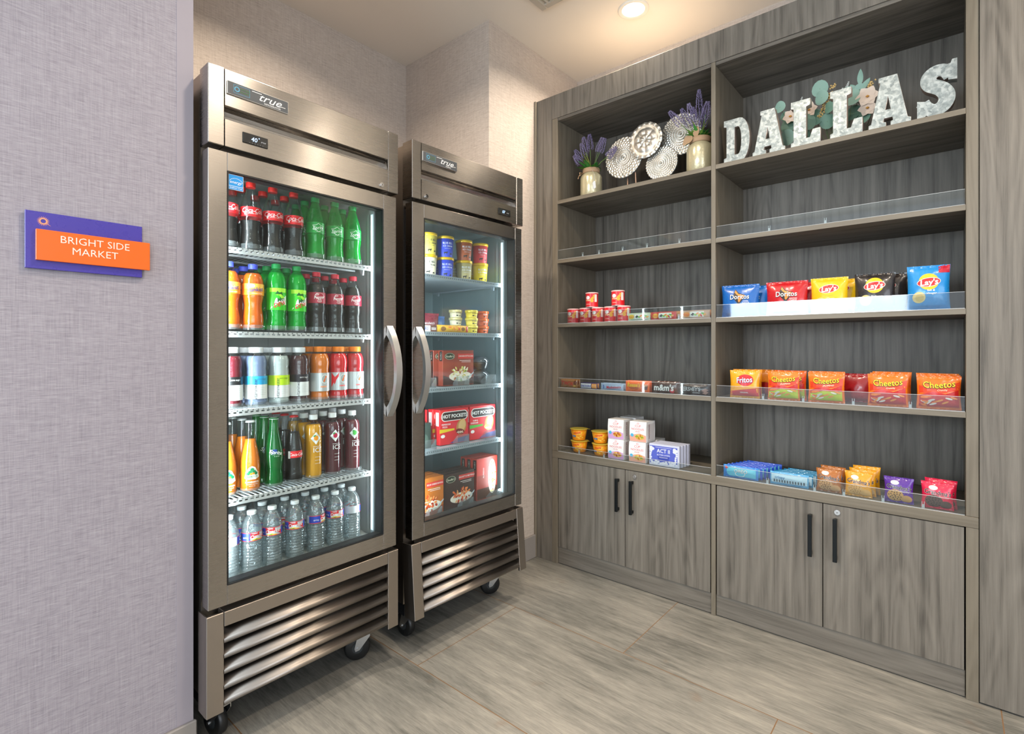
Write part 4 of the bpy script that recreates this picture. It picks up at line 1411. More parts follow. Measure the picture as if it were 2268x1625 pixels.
for i in range(3):
    boxthing('frozen_meal_box', ('red-brown pasta meal carton showing creamy noodles, front of freezer third shelf', 'pasta meal carton directly behind the front one, freezer third shelf', 'rearmost pasta meal carton of three, freezer third shelf')[i],
             'frozen meal', inF2(.360 - .026 * i, .125 + .0365 * i, 1.0755), RZ2 - .02, .19, .165, .034, '#8c3a2a', d_meal('CHICKEN FETTUCCINI', PASTA), 'frozen meal cartons', s_meal)
boxthing('frozen_meal_box', 'dark carton with an orange dish at the left end, freezer third shelf', 'frozen meal', inF2(.135, .145, 1.0755), RZ2, .14, .118, .035, '#3b2a22', lambda m, f: (m.mat(mat('#a8441c', .4)), m.rect(f, -.068, .068, .003, .075, .0004), m.mat(mat('#d8a45a', .4)), m.ell(f, .0, .032, .05, .02, .0006)))
def mk_dome():
    t = thing('plastic_dish_cup', 'x', 'cup')
    MB().lathe([(.030, 0), (.040, .004), (.044, .030), (.045, .038)], 32).build('cup_base', mat('#23262b', .25, coat=.3), t)
    MB().lathe([(.046, .038), (.045, .046), (.037, .058), (.020, .065), (.002, .067)], 32, caps=False).build('dome_lid', clearmat('clear_dome', '#c9d2dc', .25, .12, '#aab4c0', .05, edge=.8), t)
    return t
K_DOME = Kit(mk_dome)
for i in range(2):
    K_DOME.put(inF2(.525, .155, 1.0755 + .068 * i), 0, f'dark plastic dish cup with clear domed lid, {("bottom", "top")[i]} of the stack, freezer third shelf', 'domed plastic cups')
def d_hp(stripe, word):
    def d(m, f):
        w, h = .178, .163
        def pill(cx, cy, rw, rh, off):
            P = []
            for i in range(24):
                a = 2 * PI * i / 24
                P.append((cx + (rw - rh) * (1 if math.cos(a) > 0 else -1) + rh * math.cos(a), cy + rh * math.sin(a)))
            m.poly(f, P, off)
        m.mat(mat('#f5efe9', .4)); pill(.002, h * .80, .080, .0225, .0004)
        m.mat(mat('#2b1c1a', .4)); pill(.002, h * .80, .076, .0195, .0006)
        m.mat(mat('#f7f4f0', .4)); m.text(f, 'HOT POCKETS', .0225, .002, h * .80, .0008, bold=.022, sx=1.0 * .98)
        m.text(f, word[0], .0105, -.050, h * .575, .0006, bold=.01); m.text(f, word[1], .0105, -.056, h * .505, .0006, bold=.01)
        m.mat(mat(stripe, .4)); m.poly(f, [(-w / 2 + .002, h * .34), (.0, h * .39), (.0, h * .44), (-w / 2 + .002, h * .45)], .0005)
        m.mat(mat('#f5efe9', .4)); m.ell(f, -.068, h * .25, .012, .008, .0006)
        m.mat(mat('#b9843e', .4)); m.ell(f, .042, h * .46, .030, .038, .0006, rot=-.35)
        m.mat(mat('#d9b070', .4)); m.ell(f, .046, h * .50, .021, .030, .0008, rot=-.35)
        m.mat(mat('#7a1f14' if stripe == '#e2c21e' else '#e8c455', .4)); m.ell(f, .034, h * .33, .027, .013, .0010, rot=-.2)
        m.mat(mat('#efe3c8', .4))
        for i in range(9): m.ell(f, .018 + .004 * i, h * (.31 + .02 * math.sin(i * 2.1)), .004, .0022, .0012, 8, i)
        m.mat(mat('#4a3d8f', .4)); m.poly(f, [(-.028, .004), (.086, .004), (.086, .030), (.02, .024)], .0004)
    return d
def s_hp(m, f):
    m.mat(mat('#f2e8e4', .4)); m.rect(f, -.030, -.008, .088, .150, .0004)
    m.mat(mat('#33201e', .4)); m.text(f, 'HOT POCKETS', .0092, -.019, .119, .0006, rot=PI / 2, bold=.01)
for i in range(2):
    boxthing('stuffed_sandwich_box', ('red stuffed-sandwich carton with yellow stripe, front of freezer fourth shelf', 'red stuffed-sandwich carton behind the yellow-striped one, freezer fourth shelf')[i], 'frozen food box',
             inF2(.334 - .008 * i, .125 + .041 * i, .8045), RZ2 - .03, .170, .163, .038, '#d8232b', d_hp('#e2c21e', ('PEPPERONI', 'PIZZA')), 'stuffed sandwich cartons', s_hp)
for i in range(2):
    boxthing('stuffed_sandwich_box', ('red stuffed-sandwich carton with green stripe, right on freezer fourth shelf', 'red stuffed-sandwich carton behind the green-striped one, freezer fourth shelf')[i], 'frozen food box',
             inF2(.520 - .008 * i, .125 + .041 * i, .8045), RZ2 - .03, .170, .163, .038, '#d8232b', d_hp('#59b32a', ('HAM &', 'CHEDDAR')), 'stuffed sandwich cartons', s_hp)
boxthing('frozen_meal_box', 'dark green carton at the left end, freezer fourth shelf', 'frozen meal', inF2(.135, .130, .8045), RZ2, .13, .112, .04, '#2e3a34', lambda m, f: (m.mat(mat('#4a5a50', .4)), m.ell(f, .02, .04, .03, .025, .0005)))
for i in range(3):
    boxthing('stuffed_sandwich_box', f'narrow red carton standing behind the dark green one, {("front", "middle", "back")[i]} of three, fourth shelf', 'frozen food box',
             inF2(.150 + .012 * i, .19 + .042 * i, .8045), RZ2 - .03, .150, .163, .038, '#d8232b', lambda m, f: None, 'stuffed sandwich cartons', s_hp)
for i in range(3):
    boxthing('frozen_meal_box', ('dark brown spaghetti meal carton, middle of freezer floor', 'spaghetti meal carton second from front, freezer floor', 'spaghetti meal carton third from front, freezer floor')[i], 'frozen meal',
             inF2(.362, .120 + .037 * i, .5045), RZ2, .19, .162, .034, '#3a221a', d_meal('SPAGHETTI & MEATBALLS', SPAG), 'frozen meal cartons', s_meal)
for i in range(3):
    boxthing('frozen_meal_box', ('orange four-cheese ravioli carton, left end of freezer floor', 'ravioli carton second from front, left end of freezer floor', 'ravioli carton third from front, left end of freezer floor')[i], 'frozen meal',
             inF2(.166, .116 + .037 * i, .5045), RZ2, .19, .168, .034, '#b5651f', d_meal('FOUR CHEESE RAVIOLI', SPAG, '#8c3a18'), 'frozen meal cartons')
def d_tall(m, f):
    h = .205
    m.mat(mat('#d23c30', .4)); m.rect(f, -.07, .07, .12, h - .004, .0004)
    m.mat(mat('#4a2a1c', .4)); m.rect(f, -.07, .07, .004, .055, .0004)
    m.mat(mat('#e9dfc9', .4)); m.ell(f, .034, .105, .028, .086, .0006)
    rr = random.Random(5)
    for i in range(46):
        a = rr.uniform(0, 2 * PI); q = math.sqrt(rr.random())
        m.mat(mat(PASTA[i % 6], .4)); m.ell(f, .034 + .022 * q * math.cos(a), .105 + .076 * q * math.sin(a), .007, .004, .0008 + i * .00002, 8, a)
    m.mat(mat('#f4e4dc', .4)); m.text(f, 'ALFREDO', .012, -.026, .13, .0006, rot=PI / 2, bold=.01)
for i in range(3):
    boxthing('frozen_meal_box', ('tall red alfredo carton standing on end, right of freezer floor', 'tall red carton second from front, right of freezer floor', 'tall red carton third from front, right of freezer floor')[i], 'frozen meal',
             inF2(.545 - .004 * i, .120 + .037 * i, .5045), RZ2, .145, .205, .034, '#a63a2c', d_tall, 'frozen meal cartons', lambda m, f: (m.mat(mat('#17181a', .4)), m.rect(f, -.024, -.003, .15, .198, .0004), m.mat(mat('#e8e0d0', .4)), m.text(f, "Stouffer's", .009, -.0135, .174, .0006, rot=PI / 2)))
# clear front stops
def mk_stop():
    m = MB()
    m.box(-.036, .036, 0, .0016, 0, .032); m.box(-.036, -.034, .0017, .03, 0, .032); m.box(.034, .036, .0017, .03, 0, .032)
    m.box(-.036, .036, .0017, .05, 0, .0015)
    m2 = MB().mat(LANE); m2.prism([(-.036, 0), (.036, 0), (.036, .038), (.030, .045), (-.030, .045), (-.036, .038)], 'y', 0, .0016)
    m2.prism([(.0018, 0), (.034, 0), (.034, .012), (.0018, .045)], 'x', -.036, -.0345); m2.prism([(.0018, 0), (.034, 0), (.034, .012), (.0018, .045)], 'x', .0345, .036)
    o = m2.build('product_stop')
    return tag(o, 'x', 'shelf stop')
K_STOP = Kit(mk_stop)
for z, ss, nm_ in ((1.0755, (.158, .355, .535), 'third shelf'), (.8045, (.158, .355, .535), 'fourth shelf'), (.5035, (.190, .382, .570), 'floor')):
    for s_, w in zip(ss, ('left', 'middle', 'right')):
        K_STOP.put(inF2(s_, .0845 if z > .6 else .082, z), RZ2, f'clear plastic product stop, {w} one on the freezer {nm_}', 'clear product stops in the freezer')

# ------------------------------------------------------------------ snacks and decorations on the shelving
RW = -PI / 2
Z1, Z2, Z3, Z4, ZC = 2.107, 1.763, 1.392, 1.022, .652
# stacked chip cans
def mk_can():
    m = MB().mat(mat('#c9cccc', .3, .6)); m.lathe([(.0345, 0), (.0355, .0015), (.0355, .004)], 36)
    m.mat(mat('#e0242c', .32)); m.lathe([(.0350, .004), (.0350, .078)], 36, caps=False)
    m.mat(mat('#f6c9c2', .35)); m.lathe([(.0355, .077), (.0365, .078), (.0365, .083), (.034, .084), (.001, .0835)], 36)
    f = cylsurf(.0352)
    m.mat(mat('#f4ece6', .4)); m.ell(f, -.010, .054, .0125, .0105, .0003); m.rect(f, .030, .046, .030, .072, .0003, 4)
    m.mat(mat('#f6a81e', .4)); m.poly(f, [(-.022, .034), (-.020, .042), (.006, .044), (.006, .036)], .0004)
    for a, b_, r_ in ((.016, .036, .010), (.020, .052, .009), (.012, .046, .007), (.026, .064, .006)): m.ell(f, a, b_, r_, r_ * .8, .0005, 14, .5)
    m.mat(mat('#fbe0c8', .4)); m.text(f, 'ORIGINAL', .006, -.008, .018, .0004, bold=.01)
    m.text(f, 'Pringles', .0095, -.007, .0395, .0006, bold=.014)
    return tag(m.build('snack_can'), 'x', 'snack can')
K_CAN = Kit(mk_can)
cans = [(1.658, 0), (1.575, 0), (1.495, 0), (1.415, 0), (1.336, 0), (1.535, 1), (1.371, 1)]
for i, (y, up) in enumerate(cans):
    K_CAN.put((2.49, y, Z3 + .0005 + up * .0848), RW + .12, ('red snack can, %s in the bottom row of cans' % ['leftmost', 'second from left', 'middle', 'second from right', 'rightmost'][i]) if i < 5 else ('red snack can on top of the row, %s' % ('nearer the left post', 'nearer the candy bags')[i - 5]), 'stacked red snack cans')
for i, y in enumerate((1.616, 1.455)):
    K_CAN.put((2.565, y, Z3 + .0005), RW, 'red snack can in the rear row, behind the %s gap of the front cans' % ('left', 'right')[i], 'stacked red snack cans')
# gummy candy packs
def d_gum(c1):
    def d(m, f):
        m.mat(mat(c1, .35)); m.ell(f, -.040, .022, .017, .012, .0005)
        m.mat(mat('#e5402e', .35)); m.text(f, 'Trolli', .015, -.040, .022, .0008, bold=.014, rot=.05)
        m.mat(mat('#23262a', .35)); m.poly(f, [(-.018, .020), (-.008, .030), (.002, .024), (-.006, .014)], .0006)
        for i, c in enumerate(('#7ac142', '#f08a2a', '#e8d23a', '#d8442a', '#63b53a', '#f0a83a')):
            m.mat(mat(c, .35)); m.ell(f, .006 + .0085 * i, .020 + .005 * math.sin(i * 1.9), .0085, .0045, .0007, 12, .7 * i)
    return d
for i, (y, w, c, nm_) in enumerate(((1.240, .125, '#e8c92a', 'green and white'), (1.106, .135, '#f3b52a', 'red and white'), (.945, .142, '#f0a050', 'orange and white'))):
    bagthing('gummy_candy_pack', f'{nm_} gummy candy pack lying on edge beside the red cans', 'candy', (2.475, y, Z3 + .0005), RW, w, .042, .022, ('#cfe0c4', '#d94a42', '#d9b49a')[i], lambda m, f, c=c: (m.mat(mat('#ecefe6', .35)), m.rect(f, -.022, .045, .008, .036, .0003, 8), d_gum(c)(m, f)), 'gummy candy packs', seal=.003, pinch=0, seed=i, horiz=True)
    bagthing('gummy_candy_pack', f'gummy candy pack directly behind the {nm_} one', 'candy', (2.505, y - .012, Z3 + .0005), RW, w, .044, .020, '#b77a3a', lambda m, f: None, 'gummy candy packs', seal=.003, pinch=0, seed=i + 9, horiz=True)

# ---- chip bags
def twisttop(m, f, w, h, c):
    m.mat(mat(c, .3)); m.poly(f, [(w / 2 - .034, h - .030), (w / 2 - .034, h - .006), (w / 2 - .012, h - .001), (w / 2 - .001, h - .001), (w / 2 - .001, h - .03)], .0006)
def d_dor(sub, dark):
    def d(m, f0):
        f = lambda u, v, o: f0(u, v + .021, o)
        m.mat(mat('#15100f', .35)); m.poly(f, [(-.030, .072), (-.018, .108), (-.002, .090), (.030, .078), (.004, .040), (-.004, .040)], .0010)
        m.mat(mat('#f08a2a', .35)); m.poly(f, [(-.021, .094), (-.017, .104), (-.004, .086), (.024, .078), (.001, .046), (-.004, .054), (.012, .074), (-.010, .082)], .0014)
        m.mat(mat('#15100f', .35)); m.text(f, 'Doritos', .0315, .001, .072, .0018, bold=.035, sx=.88)
        m.mat(mat('#f6f6f4', .35)); m.text(f, 'Doritos', .0315, .001, .073, .0024, bold=.012, sx=.88)
        m.text(f, sub[0], .0085, .030, .052, .0014, bold=.01); m.text(f, sub[1], .0085, .030, .044, .0014, bold=.01)
        m.mat(mat(dark, .3)); m.rect(f0, -.055, .055, .012, .020, .0006, 10)
    return d
def d_lays(sub, chip=True):
    def d(m, f0):
        f = lambda u, v, o: f0(u, v + .014, o)
        m.mat(mat('#f7c520', .35)); m.ell(f, 0, .092, .031, .031, .0008, 28)
        m.mat(mat('#f6f2ea', .35)); m.ell(f, 0, .090, .037, .0175, .0012, 24, .12)
        m.mat(mat('#d5262c', .35)); m.ell(f, 0, .090, .0352, .0155, .0016, 24, .12)
        m.mat(mat('#fbfaf5', .35)); m.text(f, "Lay's", .030, 0, .090, .0021, shear=.15, rot=.10, bold=.024, sx=.98)
        m.text(f, sub[0], .0105, .006, .060, .0012, shear=.2, bold=.01); m.text(f, sub[1], .0105, .008, .049, .0012, shear=.2, bold=.01)
        if chip:
            m.mat(mat('#e6cf84', .45)); m.ell(f, -.030, .034, .020, .021, .0010, 18); m.mat(mat('#d9bb62', .45)); m.ell(f, -.028, .032, .013, .014, .0014, 16)
    return d
BW, BH, BT = .142, .152, .058
def chips(y, x, z, col, design, label, group, w=BW, h=BH, t=BT, tilt=-.04, seed=0, rz=0, **kw):
    return bagthing('chip_bag', label, 'chip bag', (x, y, z), RW + rz, w, h, t, col, design, group, tilt=0, seed=seed, **kw)
G3 = 'chip bags on the right bay'
zb = Z3 + .0005
specs = [(.742, '#1565b8', '#1b74cc', d_dor(('COOL', 'RANCH'), '#0c4a90'), 'blue', .150, 3), (.548, '#c4141f', '#cf1a26', d_dor(('NACHO', 'CHEESE'), '#8c0d18'), 'red', .150, 3),
         (.388, '#f2c418', '#f0bf18', d_lays(('', 'Classic')), 'yellow', .152, 3), (.232, '#2a2524', '#2c2624', d_lays(('', 'Barbecue')), 'black and dark red', .156, 4)]
for si, (y, c0, c1, dz, word, h, n) in enumerate(specs):
    for i in range(n):
        chips(y - .030 * i * (1 if i < 3 else .9) - (.004 if i else 0), 2.497 + .062 * i, zb, c0 if i == 0 else c1, dz, f'{word} chip bag, {["front", "second", "third", "rearmost"][i]} of its row, beside the ' + ('divider' if si == 0 else ['', 'blue bags', 'red bags', 'yellow bags'][si]), G3, h=h - .004 * i if si != 3 else h, w=.165 if si < 2 else .135, seed=si * 7 + i, rz=(.05, -.12, -.2, -.15)[i])
def d_blue(m, f):
    d_lays(('Salt &', 'Vinegar'))(m, f)
    twisttop(m, f, .128, .168, '#c8203a')
chips(.066, 2.490, zb, '#1e90d8', d_blue, 'tall light blue chip bag standing alone near the right post', G3, w=.128, h=.168, t=.05, seed=30, rz=.1)

# orange snack bags, shelf four
def puff(m, f, w, h, flames=None):
    rr = random.Random(int(w * 1e4))
    m.mat(mat('#c41f1f', .35)); m.poly(f, [(-w / 2 + .006, .010), (-w / 2 + .006, .052), (-.02, .066), (.02, .058), (w / 2 - .006, .074), (w / 2 - .006, .010)], .0006)
    if flames:
        m.mat(mat('#b8cc1a', .35)); m.poly(f, [(-w / 2 + .006, .010), (-w / 2 + .006, .038), (-.01, .050), (w / 2 - .006, .048), (w / 2 - .006, .010)], .0010)
    for i in range(15):
        m.mat(mat(('#f0781a', '#e8e0d8', '#f59a3a')[i % 3], .4))
        m.ell(f, rr.uniform(-w / 2 + .02, w / 2 - .02), rr.uniform(.014, .050), .012, .0034, .0016 + i * .0001, 8, rr.uniform(-.6, .9))
def d_cheet(flames, sub):
    def d(m, f):
        m.mat(mat('#e0421c', .35)); m.poly(f, [(-.06, .060), (-.060, .088), (.0, .078), (.062, .104), (.062, .074), (.0, .058)], .0005)
        puff(m, f, .13, .13, flames)
        m.mat(mat('#17120f', .35)); m.text(f, 'Cheetos', .0330, 0, .0905, .0020, bold=.040, rot=.07, sx=.86, arch=-2)
        m.mat(mat('#f8d31e', .35)); m.text(f, 'Cheetos', .0330, 0, .0915, .0027, bold=.012, rot=.07, sx=.86, arch=-2)
        m.mat(mat('#fbe9c8', .35)); m.text(f, sub, .0088, .010, .073, .0022, shear=.2, bold=.01, rot=.07)
    return d
def d_frit(m, f):
    m.mat(mat('#c8202a', .35)); m.poly(f, [(-.062, .010), (-.062, .030), (0, .040), (.062, .048), (.062, .010)], .0005)
    m.ell(f, .006, .082, .036, .026, .0010)
    m.mat(mat('#26348c', .35)); m.text(f, 'Fritos', .0345, .002, .083, .0016, bold=.036, rot=.08, sx=.88)
    m.mat(mat('#f8f6f2', .35)); m.text(f, 'Fritos', .0345, .002, .084, .0023, bold=.012, rot=.08, sx=.88)
    m.text(f, 'ORIGINAL', .008, .002, .026, .0012, bold=.01)
zb = Z4 + .0005
G4 = 'orange and yellow snack bags on the fourth shelf'
def row4(y, w, cols, dz, labels, seeds, step=.045, dy=0, h=.126):
    for i, (c, l) in enumerate(zip(cols, labels)):
        chips(y - dy * i, 2.492 + step * i, zb, c, dz, l, G4, w=w, h=h + .003 * i, t=.042, seed=seeds + i, rz=(.05, -.03, -.08)[i])
row4(.722, .128, ('#f2a81c', '#ee9d1c'), d_frit, ('yellow corn chip bag with red base, in front nearest the divider', 'yellow corn chip bag just behind the frontmost yellow one'), 40)
bagthing('chip_bag', 'dark orange corn chip bag behind and right of the yellow ones', 'chip bag', (2.60, .655, zb), RW - .2, .120, .128, .04, '#c4741c', lambda m, f: (m.mat(mat('#a82020', .35)), m.rect(f, -.05, .05, .01, .07, .0008, 10)), G4, seed=47)
row4(.560, .128, ('#f0801e', '#e66a1c'), d_cheet(True, 'JALAPENO'), ('orange puff bag with green base, next to the yellow bags', 'orange puff bag behind the green-based one next to yellow bags'), 50, dy=.018)
row4(.398, .134, ('#f07a1c', '#ee8030'), d_cheet(True, 'JALAPENO'), ('orange puff bag with green base, centre of the shelf', 'orange puff bag behind the centre green-based one'), 56, dy=-.006)
bagthing('chip_bag', 'plain dark red bag at the rear beside the centre orange bags', 'chip bag', (2.61, .300, zb), RW - .1, .115, .120, .04, '#a51b20', lambda m, f: None, G4, seed=59)
row4(.190, .130, ('#ef7a1c', '#ee7c20', '#f08024'), d_cheet(False, 'Crunchy'), ('orange crunchy puff bag, front of the group second from the right post', 'orange crunchy bag, middle of the group second from the right post', 'orange crunchy bag, rear of the group second from the right post'), 62, dy=.003, step=.049)
row4(.036, .130, ('#f0761a', '#ee7a20', '#f08226'), d_cheet(False, 'Crunchy'), ('orange crunchy puff bag, front of the group nearest the right post', 'orange crunchy bag, middle of the group nearest the right post', 'orange crunchy bag, rear of the group nearest the right post'), 68, dy=-.003, h=.124, step=.049)

# candy bars, left bay shelf four
def bar(y, w, h, col, design, label, x=2.474, cat='candy bar', t=.02, z=None, n=2, box=False, name='candy_bar', seed=1, zoff=0):
    for i in range(n):
        l = label if i == 0 else label.replace('front', 'second') if 'front' in label else label + ', behind'
        if box:
            boxthing(name, l, cat, (x + i * (t + .004), y, (z or Z4) + .0005), RW, w, h, t, col, design, 'candy bars along the shelf')
        else:
            bagthing(name, l, cat, (x + i * (t + .006), y, (z or Z4) + .0005), RW, w, h, t, col, design, 'candy bars along the shelf', seal=.002, pinch=0, seed=seed + i, horiz=True, wr=.001)
def txt(s_, size, col, u=0, v=.018, **kw):
    return lambda m, f: (m.mat(mat(col, .35)), m.text(f, s_, size, u, v, .0012, **kw))
bar(1.679, .118, .050, '#a8703a', lambda m, f: (txt('TWIX', .030, '#d8231f', -.006, .026, bold=.024, rot=-.05, sx=1.1)(m, f), m.mat(mat('#7a3d1c', .35)), m.ell(f, .046, .030, .010, .012, .0006), m.mat(mat('#e0b860', .35)), m.ell(f, .040, .012, .010, .005, .0006)), 'gold-brown candy bar with red lettering, front, left end of the candy shelf', seed=3)
bar(1.545, .108, .034, '#3a2d6a', lambda m, f: (m.mat(mat('#f2f0f2', .35)), m.rect(f, -.052, .018, .004, .030, .0004, 6), txt('SNICKERS', .0165, '#2438a8', -.016, .017, shear=.2, bold=.02, sx=.9)(m, f), m.mat(mat('#f0a050', .35)), m.rect(f, .022, .051, .004, .030, .0005, 3)), 'blue and white peanut candy bar, front, beside the gold-brown bar', seed=5)
bar(1.398, .138, .038, '#a9bcd6', lambda m, f: (txt('Musketeers', .021, '#c8283a', .012, .018, shear=.2, bold=.018, rot=.06, sx=.88)(m, f), m.mat(mat('#2d55a8', .35)), m.text(f, '3', .026, -.05, .018, .001, bold=.02)), 'silver-blue candy bar with red script, front, left of the orange pack', seed=7)
bar(1.248, .136, .057, '#ef6a1f', lambda m, f: (m.mat(mat('#f4c81e', .35)), m.text(f, "Reese's", .029, -.018, .036, .0014, shear=.15, bold=.026, sx=.88), m.mat(mat('#6a2f14', .35)), m.rect(f, -.045, .012, .020, .0225, .0006, 4), m.rect(f, -.040, .008, .014, .0160, .0006, 4), m.poly(f, [(.028, .034), (.060, .034), (.056, .012), (.032, .012)], .0006), m.mat(mat('#c98a4a', .35)), m.ell(f, .044, .034, .016, .005, .0010)), 'orange peanut butter cup pack, front, between the blue and brown packs', seed=9)
bar(1.098, .142, .060, '#4a2a1e', lambda m, f: (m.mat(mat('#f4f1ee', .35)), m.text(f, "m&m's", .042, -.004, .030, .0014, shear=.1, bold=.034, sx=.92), m.mat(mat('#c8384a', .35)), m.ell(f, .040, .014, .012, .010, .0010)), 'brown candy pack with white lettering, front, right of the orange pack', seed=11)
bar(.944, .140, .052, '#33231f', lambda m, f: (m.mat(mat('#c8cacc', .35)), m.text(f, "HERSHEY'S", .0265, -.022, .030, .0012, bold=.016, sx=.78), m.rect(f, -.010, .025, .011, .014, .0006, 4), m.mat(mat('#a8857a', .35)), m.poly(f, [(.032, .024), (.050, .036), (.066, .028), (.048, .016)], .0008), m.poly(f, [(.036, .012), (.054, .022), (.066, .016), (.052, .006)], .0008), m.mat(mat('#d0d4d6', .3, .5)), m.rect(f, -.069, -.064, .003, .050, .0008)), 'dark brown chocolate bar with silver lettering, front, nearest the divider', seed=13)

# left counter: cheese pasta cups
def mk_cup():
    t = thing('pasta_cup', 'x', 'food cup')
    m = MB().mat(mat('#f0951a', .4)); m.lathe([(.034, 0), (.0365, .003), (.0475, .062)], 36)
    f = conesurf(.0368, .0480, .062)
    m.mat(mat('#f7c930', .4)); m.poly(f, [(-.050, .056), (.05, .056), (.05, .040), (.012, .030), (-.05, .034)], .0004)
    m.mat(mat('#f0a020', .4)); m.ell(f, .012, .022, .022, .013, .0008)
    for i in range(8): m.mat(mat(('#f9d24a', '#e88a14')[i % 2], .4)); m.ell(f, .000 + .005 * i, .020 + .006 * math.sin(i * 2), .006, .003, .0010, 8, i)
    m.mat(mat('#d8262a', .4)); m.text(f, 'Velveeta', .0145, -.004, .045, .0012, shear=.2, bold=.016, rot=.12, sx=.85)
    m.mat(mat('#1f6ea8', .4)); m.rect(f, -.034, -.010, .020, .029, .0010, 4)
    m.mat(mat('#eef2f6', .4)); m.text(f, 'shells', .006, -.022, .0245, .0013)
    m.build('cup_body', None, t)
    m = MB().mat(mat('#d9c24a', .35)); m.lathe([(.0475, .0622), (.0525, .0626), (.0525, .0644), (.047, .0650), (.002, .0662)], 36)
    m.poly(flattop(.0636), [(.048, -.012), (.064, -.008), (.066, .004), (.048, .012)], .0006)
    m.build('foil_lid', None, t)
    return t
K_CUP = Kit(mk_cup)
for y, w in ((1.640, 'left'), (1.497, 'right')):
    for k in range(2):
        K_CUP.put((2.525, y + (.004 if k else 0), ZC + .0008 + k * .0685), RW + (.35 if k else .1), f'yellow cheese pasta cup, {("bottom", "top")[k]} of the {w} stack on the left counter', 'yellow cheese pasta cups')
# noodle boxes with a curved sleeve
def mk_noodle(accent, dish):
    def mk():
        m = MB().mat(mat('#efeeec', .45))
        w, h, d = .094, .106, .098
        pr = []
        for i in range(13):
            tt = i / 12
            pr.append((0 - .005 * math.sin(PI * min(1, tt * 1.0)), h * tt))
        back = [(d + .004 * math.sin(PI * tt / 12), h * tt / 12) for tt in range(12, -1, -1)]
        m.prism(pr + back, 'x', -w / 2, w / 2)
        f = lambda u, v, off: (u, -.005 * math.sin(PI * max(0, min(1, v / h))) - off, v)
        m.mat(mat('#d8d2d0', .5)); m.prism([(.012, .004), (d - .012, .004), (d - .004, h - .012), (.004, h - .012)], 'x', -w / 2 - .0008, -w / 2 + .001)
        m.prism([(.012, .004), (d - .012, .004), (d - .004, h - .012), (.004, h - .012)], 'x', w / 2 - .001, w / 2 + .0008)
        m.mat(mat('#7a2a3a', .5)); g2 = lambda u, v, off: (w / 2 + .0008 + off, u, v); m.text(g2, 'NOODLES', .016, .03, .055, .0006, rot=PI / 2, bold=.01)
        m.mat(mat(accent, .4)); m.poly(f, [(-w / 2 + .001, .002), (-w / 2 + .001, .032), (.01, .046), (w / 2 - .001, .036), (w / 2 - .001, .002)], .0004)
        m.mat(mat('#d84a5a', .45)); m.ell(f, 0, .096, .006, .0045, .0006, ring=.7)
        m.text(f, 'CUP', .017, 0, .083, .0006, bold=.0, sx=1.05); m.text(f, 'NOODLES', .0150, 0, .067, .0006, sx=1.05); m.text(f, 'STIR FRY', .0075, 0, .054, .0008)
        m.mat(mat('#58b8e0', .4)); m.ell(f, -.032, .034, .009, .009, .0009)
        m.mat(mat('#e8c060', .4)); m.ell(f, .010, .026, .026, .014, .0008)
        for i in range(18):
            a = i * 2.4; q = math.sqrt(i / 18)
            m.mat(mat(dish[i % len(dish)], .4)); m.ell(f, .010 + .020 * q * math.cos(a), .028 + .011 * q * math.sin(a), .006, .0032, .0010 + i * .00003, 8, a)
        return tag(m.build('noodle_box'), 'x', 'food box')
    return Kit(mk)
KN1 = mk_noodle('#d9a8d8', ['#d98a3a', '#c8641c', '#e8b45a', '#a84a1c'])
KN2 = mk_noodle('#f0b09a', ['#d8b03a', '#8aa83a', '#e8c860', '#c87a2a'])
for k in range(2):
    KN1.put((2.476, 1.376, ZC + .0008 + k * .1075), RW, f'white noodle box with lilac base, {("bottom", "top")[k]} of the left front stack', 'white noodle boxes')
    KN2.put((2.476, 1.250 if not k else 1.246, ZC + .0008 + k * .1075), RW, f'white noodle box with peach base, {("bottom", "top")[k]} of the right front stack', 'white noodle boxes')
    KN1.put((2.590, 1.366, ZC + .0008 + k * .1075), RW, f'white noodle box, {("bottom", "top")[k]} of the rear stack behind the lilac ones', 'white noodle boxes')
KN2.put((2.590, 1.240, ZC + .0008), RW, 'white noodle box alone on the counter behind the peach stack', 'white noodle boxes')
# popcorn packs
def d_pop(m, f):
    m.mat(mat('#5563c4', .4)); m.rect(f, -.076, .070, .012, .100, .0004, 8)
    m.mat(mat('#dfe4f4', .4))
    for a in (-.066, .058):
        for i in range(3): m.ell(f, a + .006 * math.cos(i * 2.1), .084 + .006 * math.sin(i * 2.1), .009, .008, .0008 + .0001 * i, 12)
    rr = random.Random(4)
    for i in range(30): m.ell(f, rr.uniform(-.072, .066), rr.uniform(.010, .026), .007, .006, .0008 + i * .00002, 9)
    for k in (-.072, .064):
        for i in range(5): m.ell(f, k + rr.uniform(-.004, .004), .030 + .010 * i, .006, .005, .0008, 9)
    m.mat(mat('#eef0fa', .4)); m.text(f, 'ACT II', .027, -.003, .077, .0012, bold=.014, sx=.95)
    m.rect(f, -.046, .040, .0925, .0940, .0007, 4); m.text(f, 'BUTTER LOVERS', .0095, -.003, .056, .0010, bold=.008); m.text(f, 'MICROWAVE', .0075, -.003, .044, .0010)
    m.mat(mat('#3a48a8', .4)); m.poly(f, [(-.034, .050), (-.030, .030), (.024, .030), (.028, .050)], .0006)
for i in range(4):
    boxthing('popcorn_pack', ['blue and white popcorn pack, front, beside the noodle boxes', 'popcorn pack second from the front', 'popcorn pack third from the front', 'rearmost popcorn pack of four'][i], 'popcorn', (2.476 + .028 * i, 1.104 - .004 * i, ZC + .0008), RW, .160, .110, .024, '#cfd3e6', d_pop, 'popcorn packs')

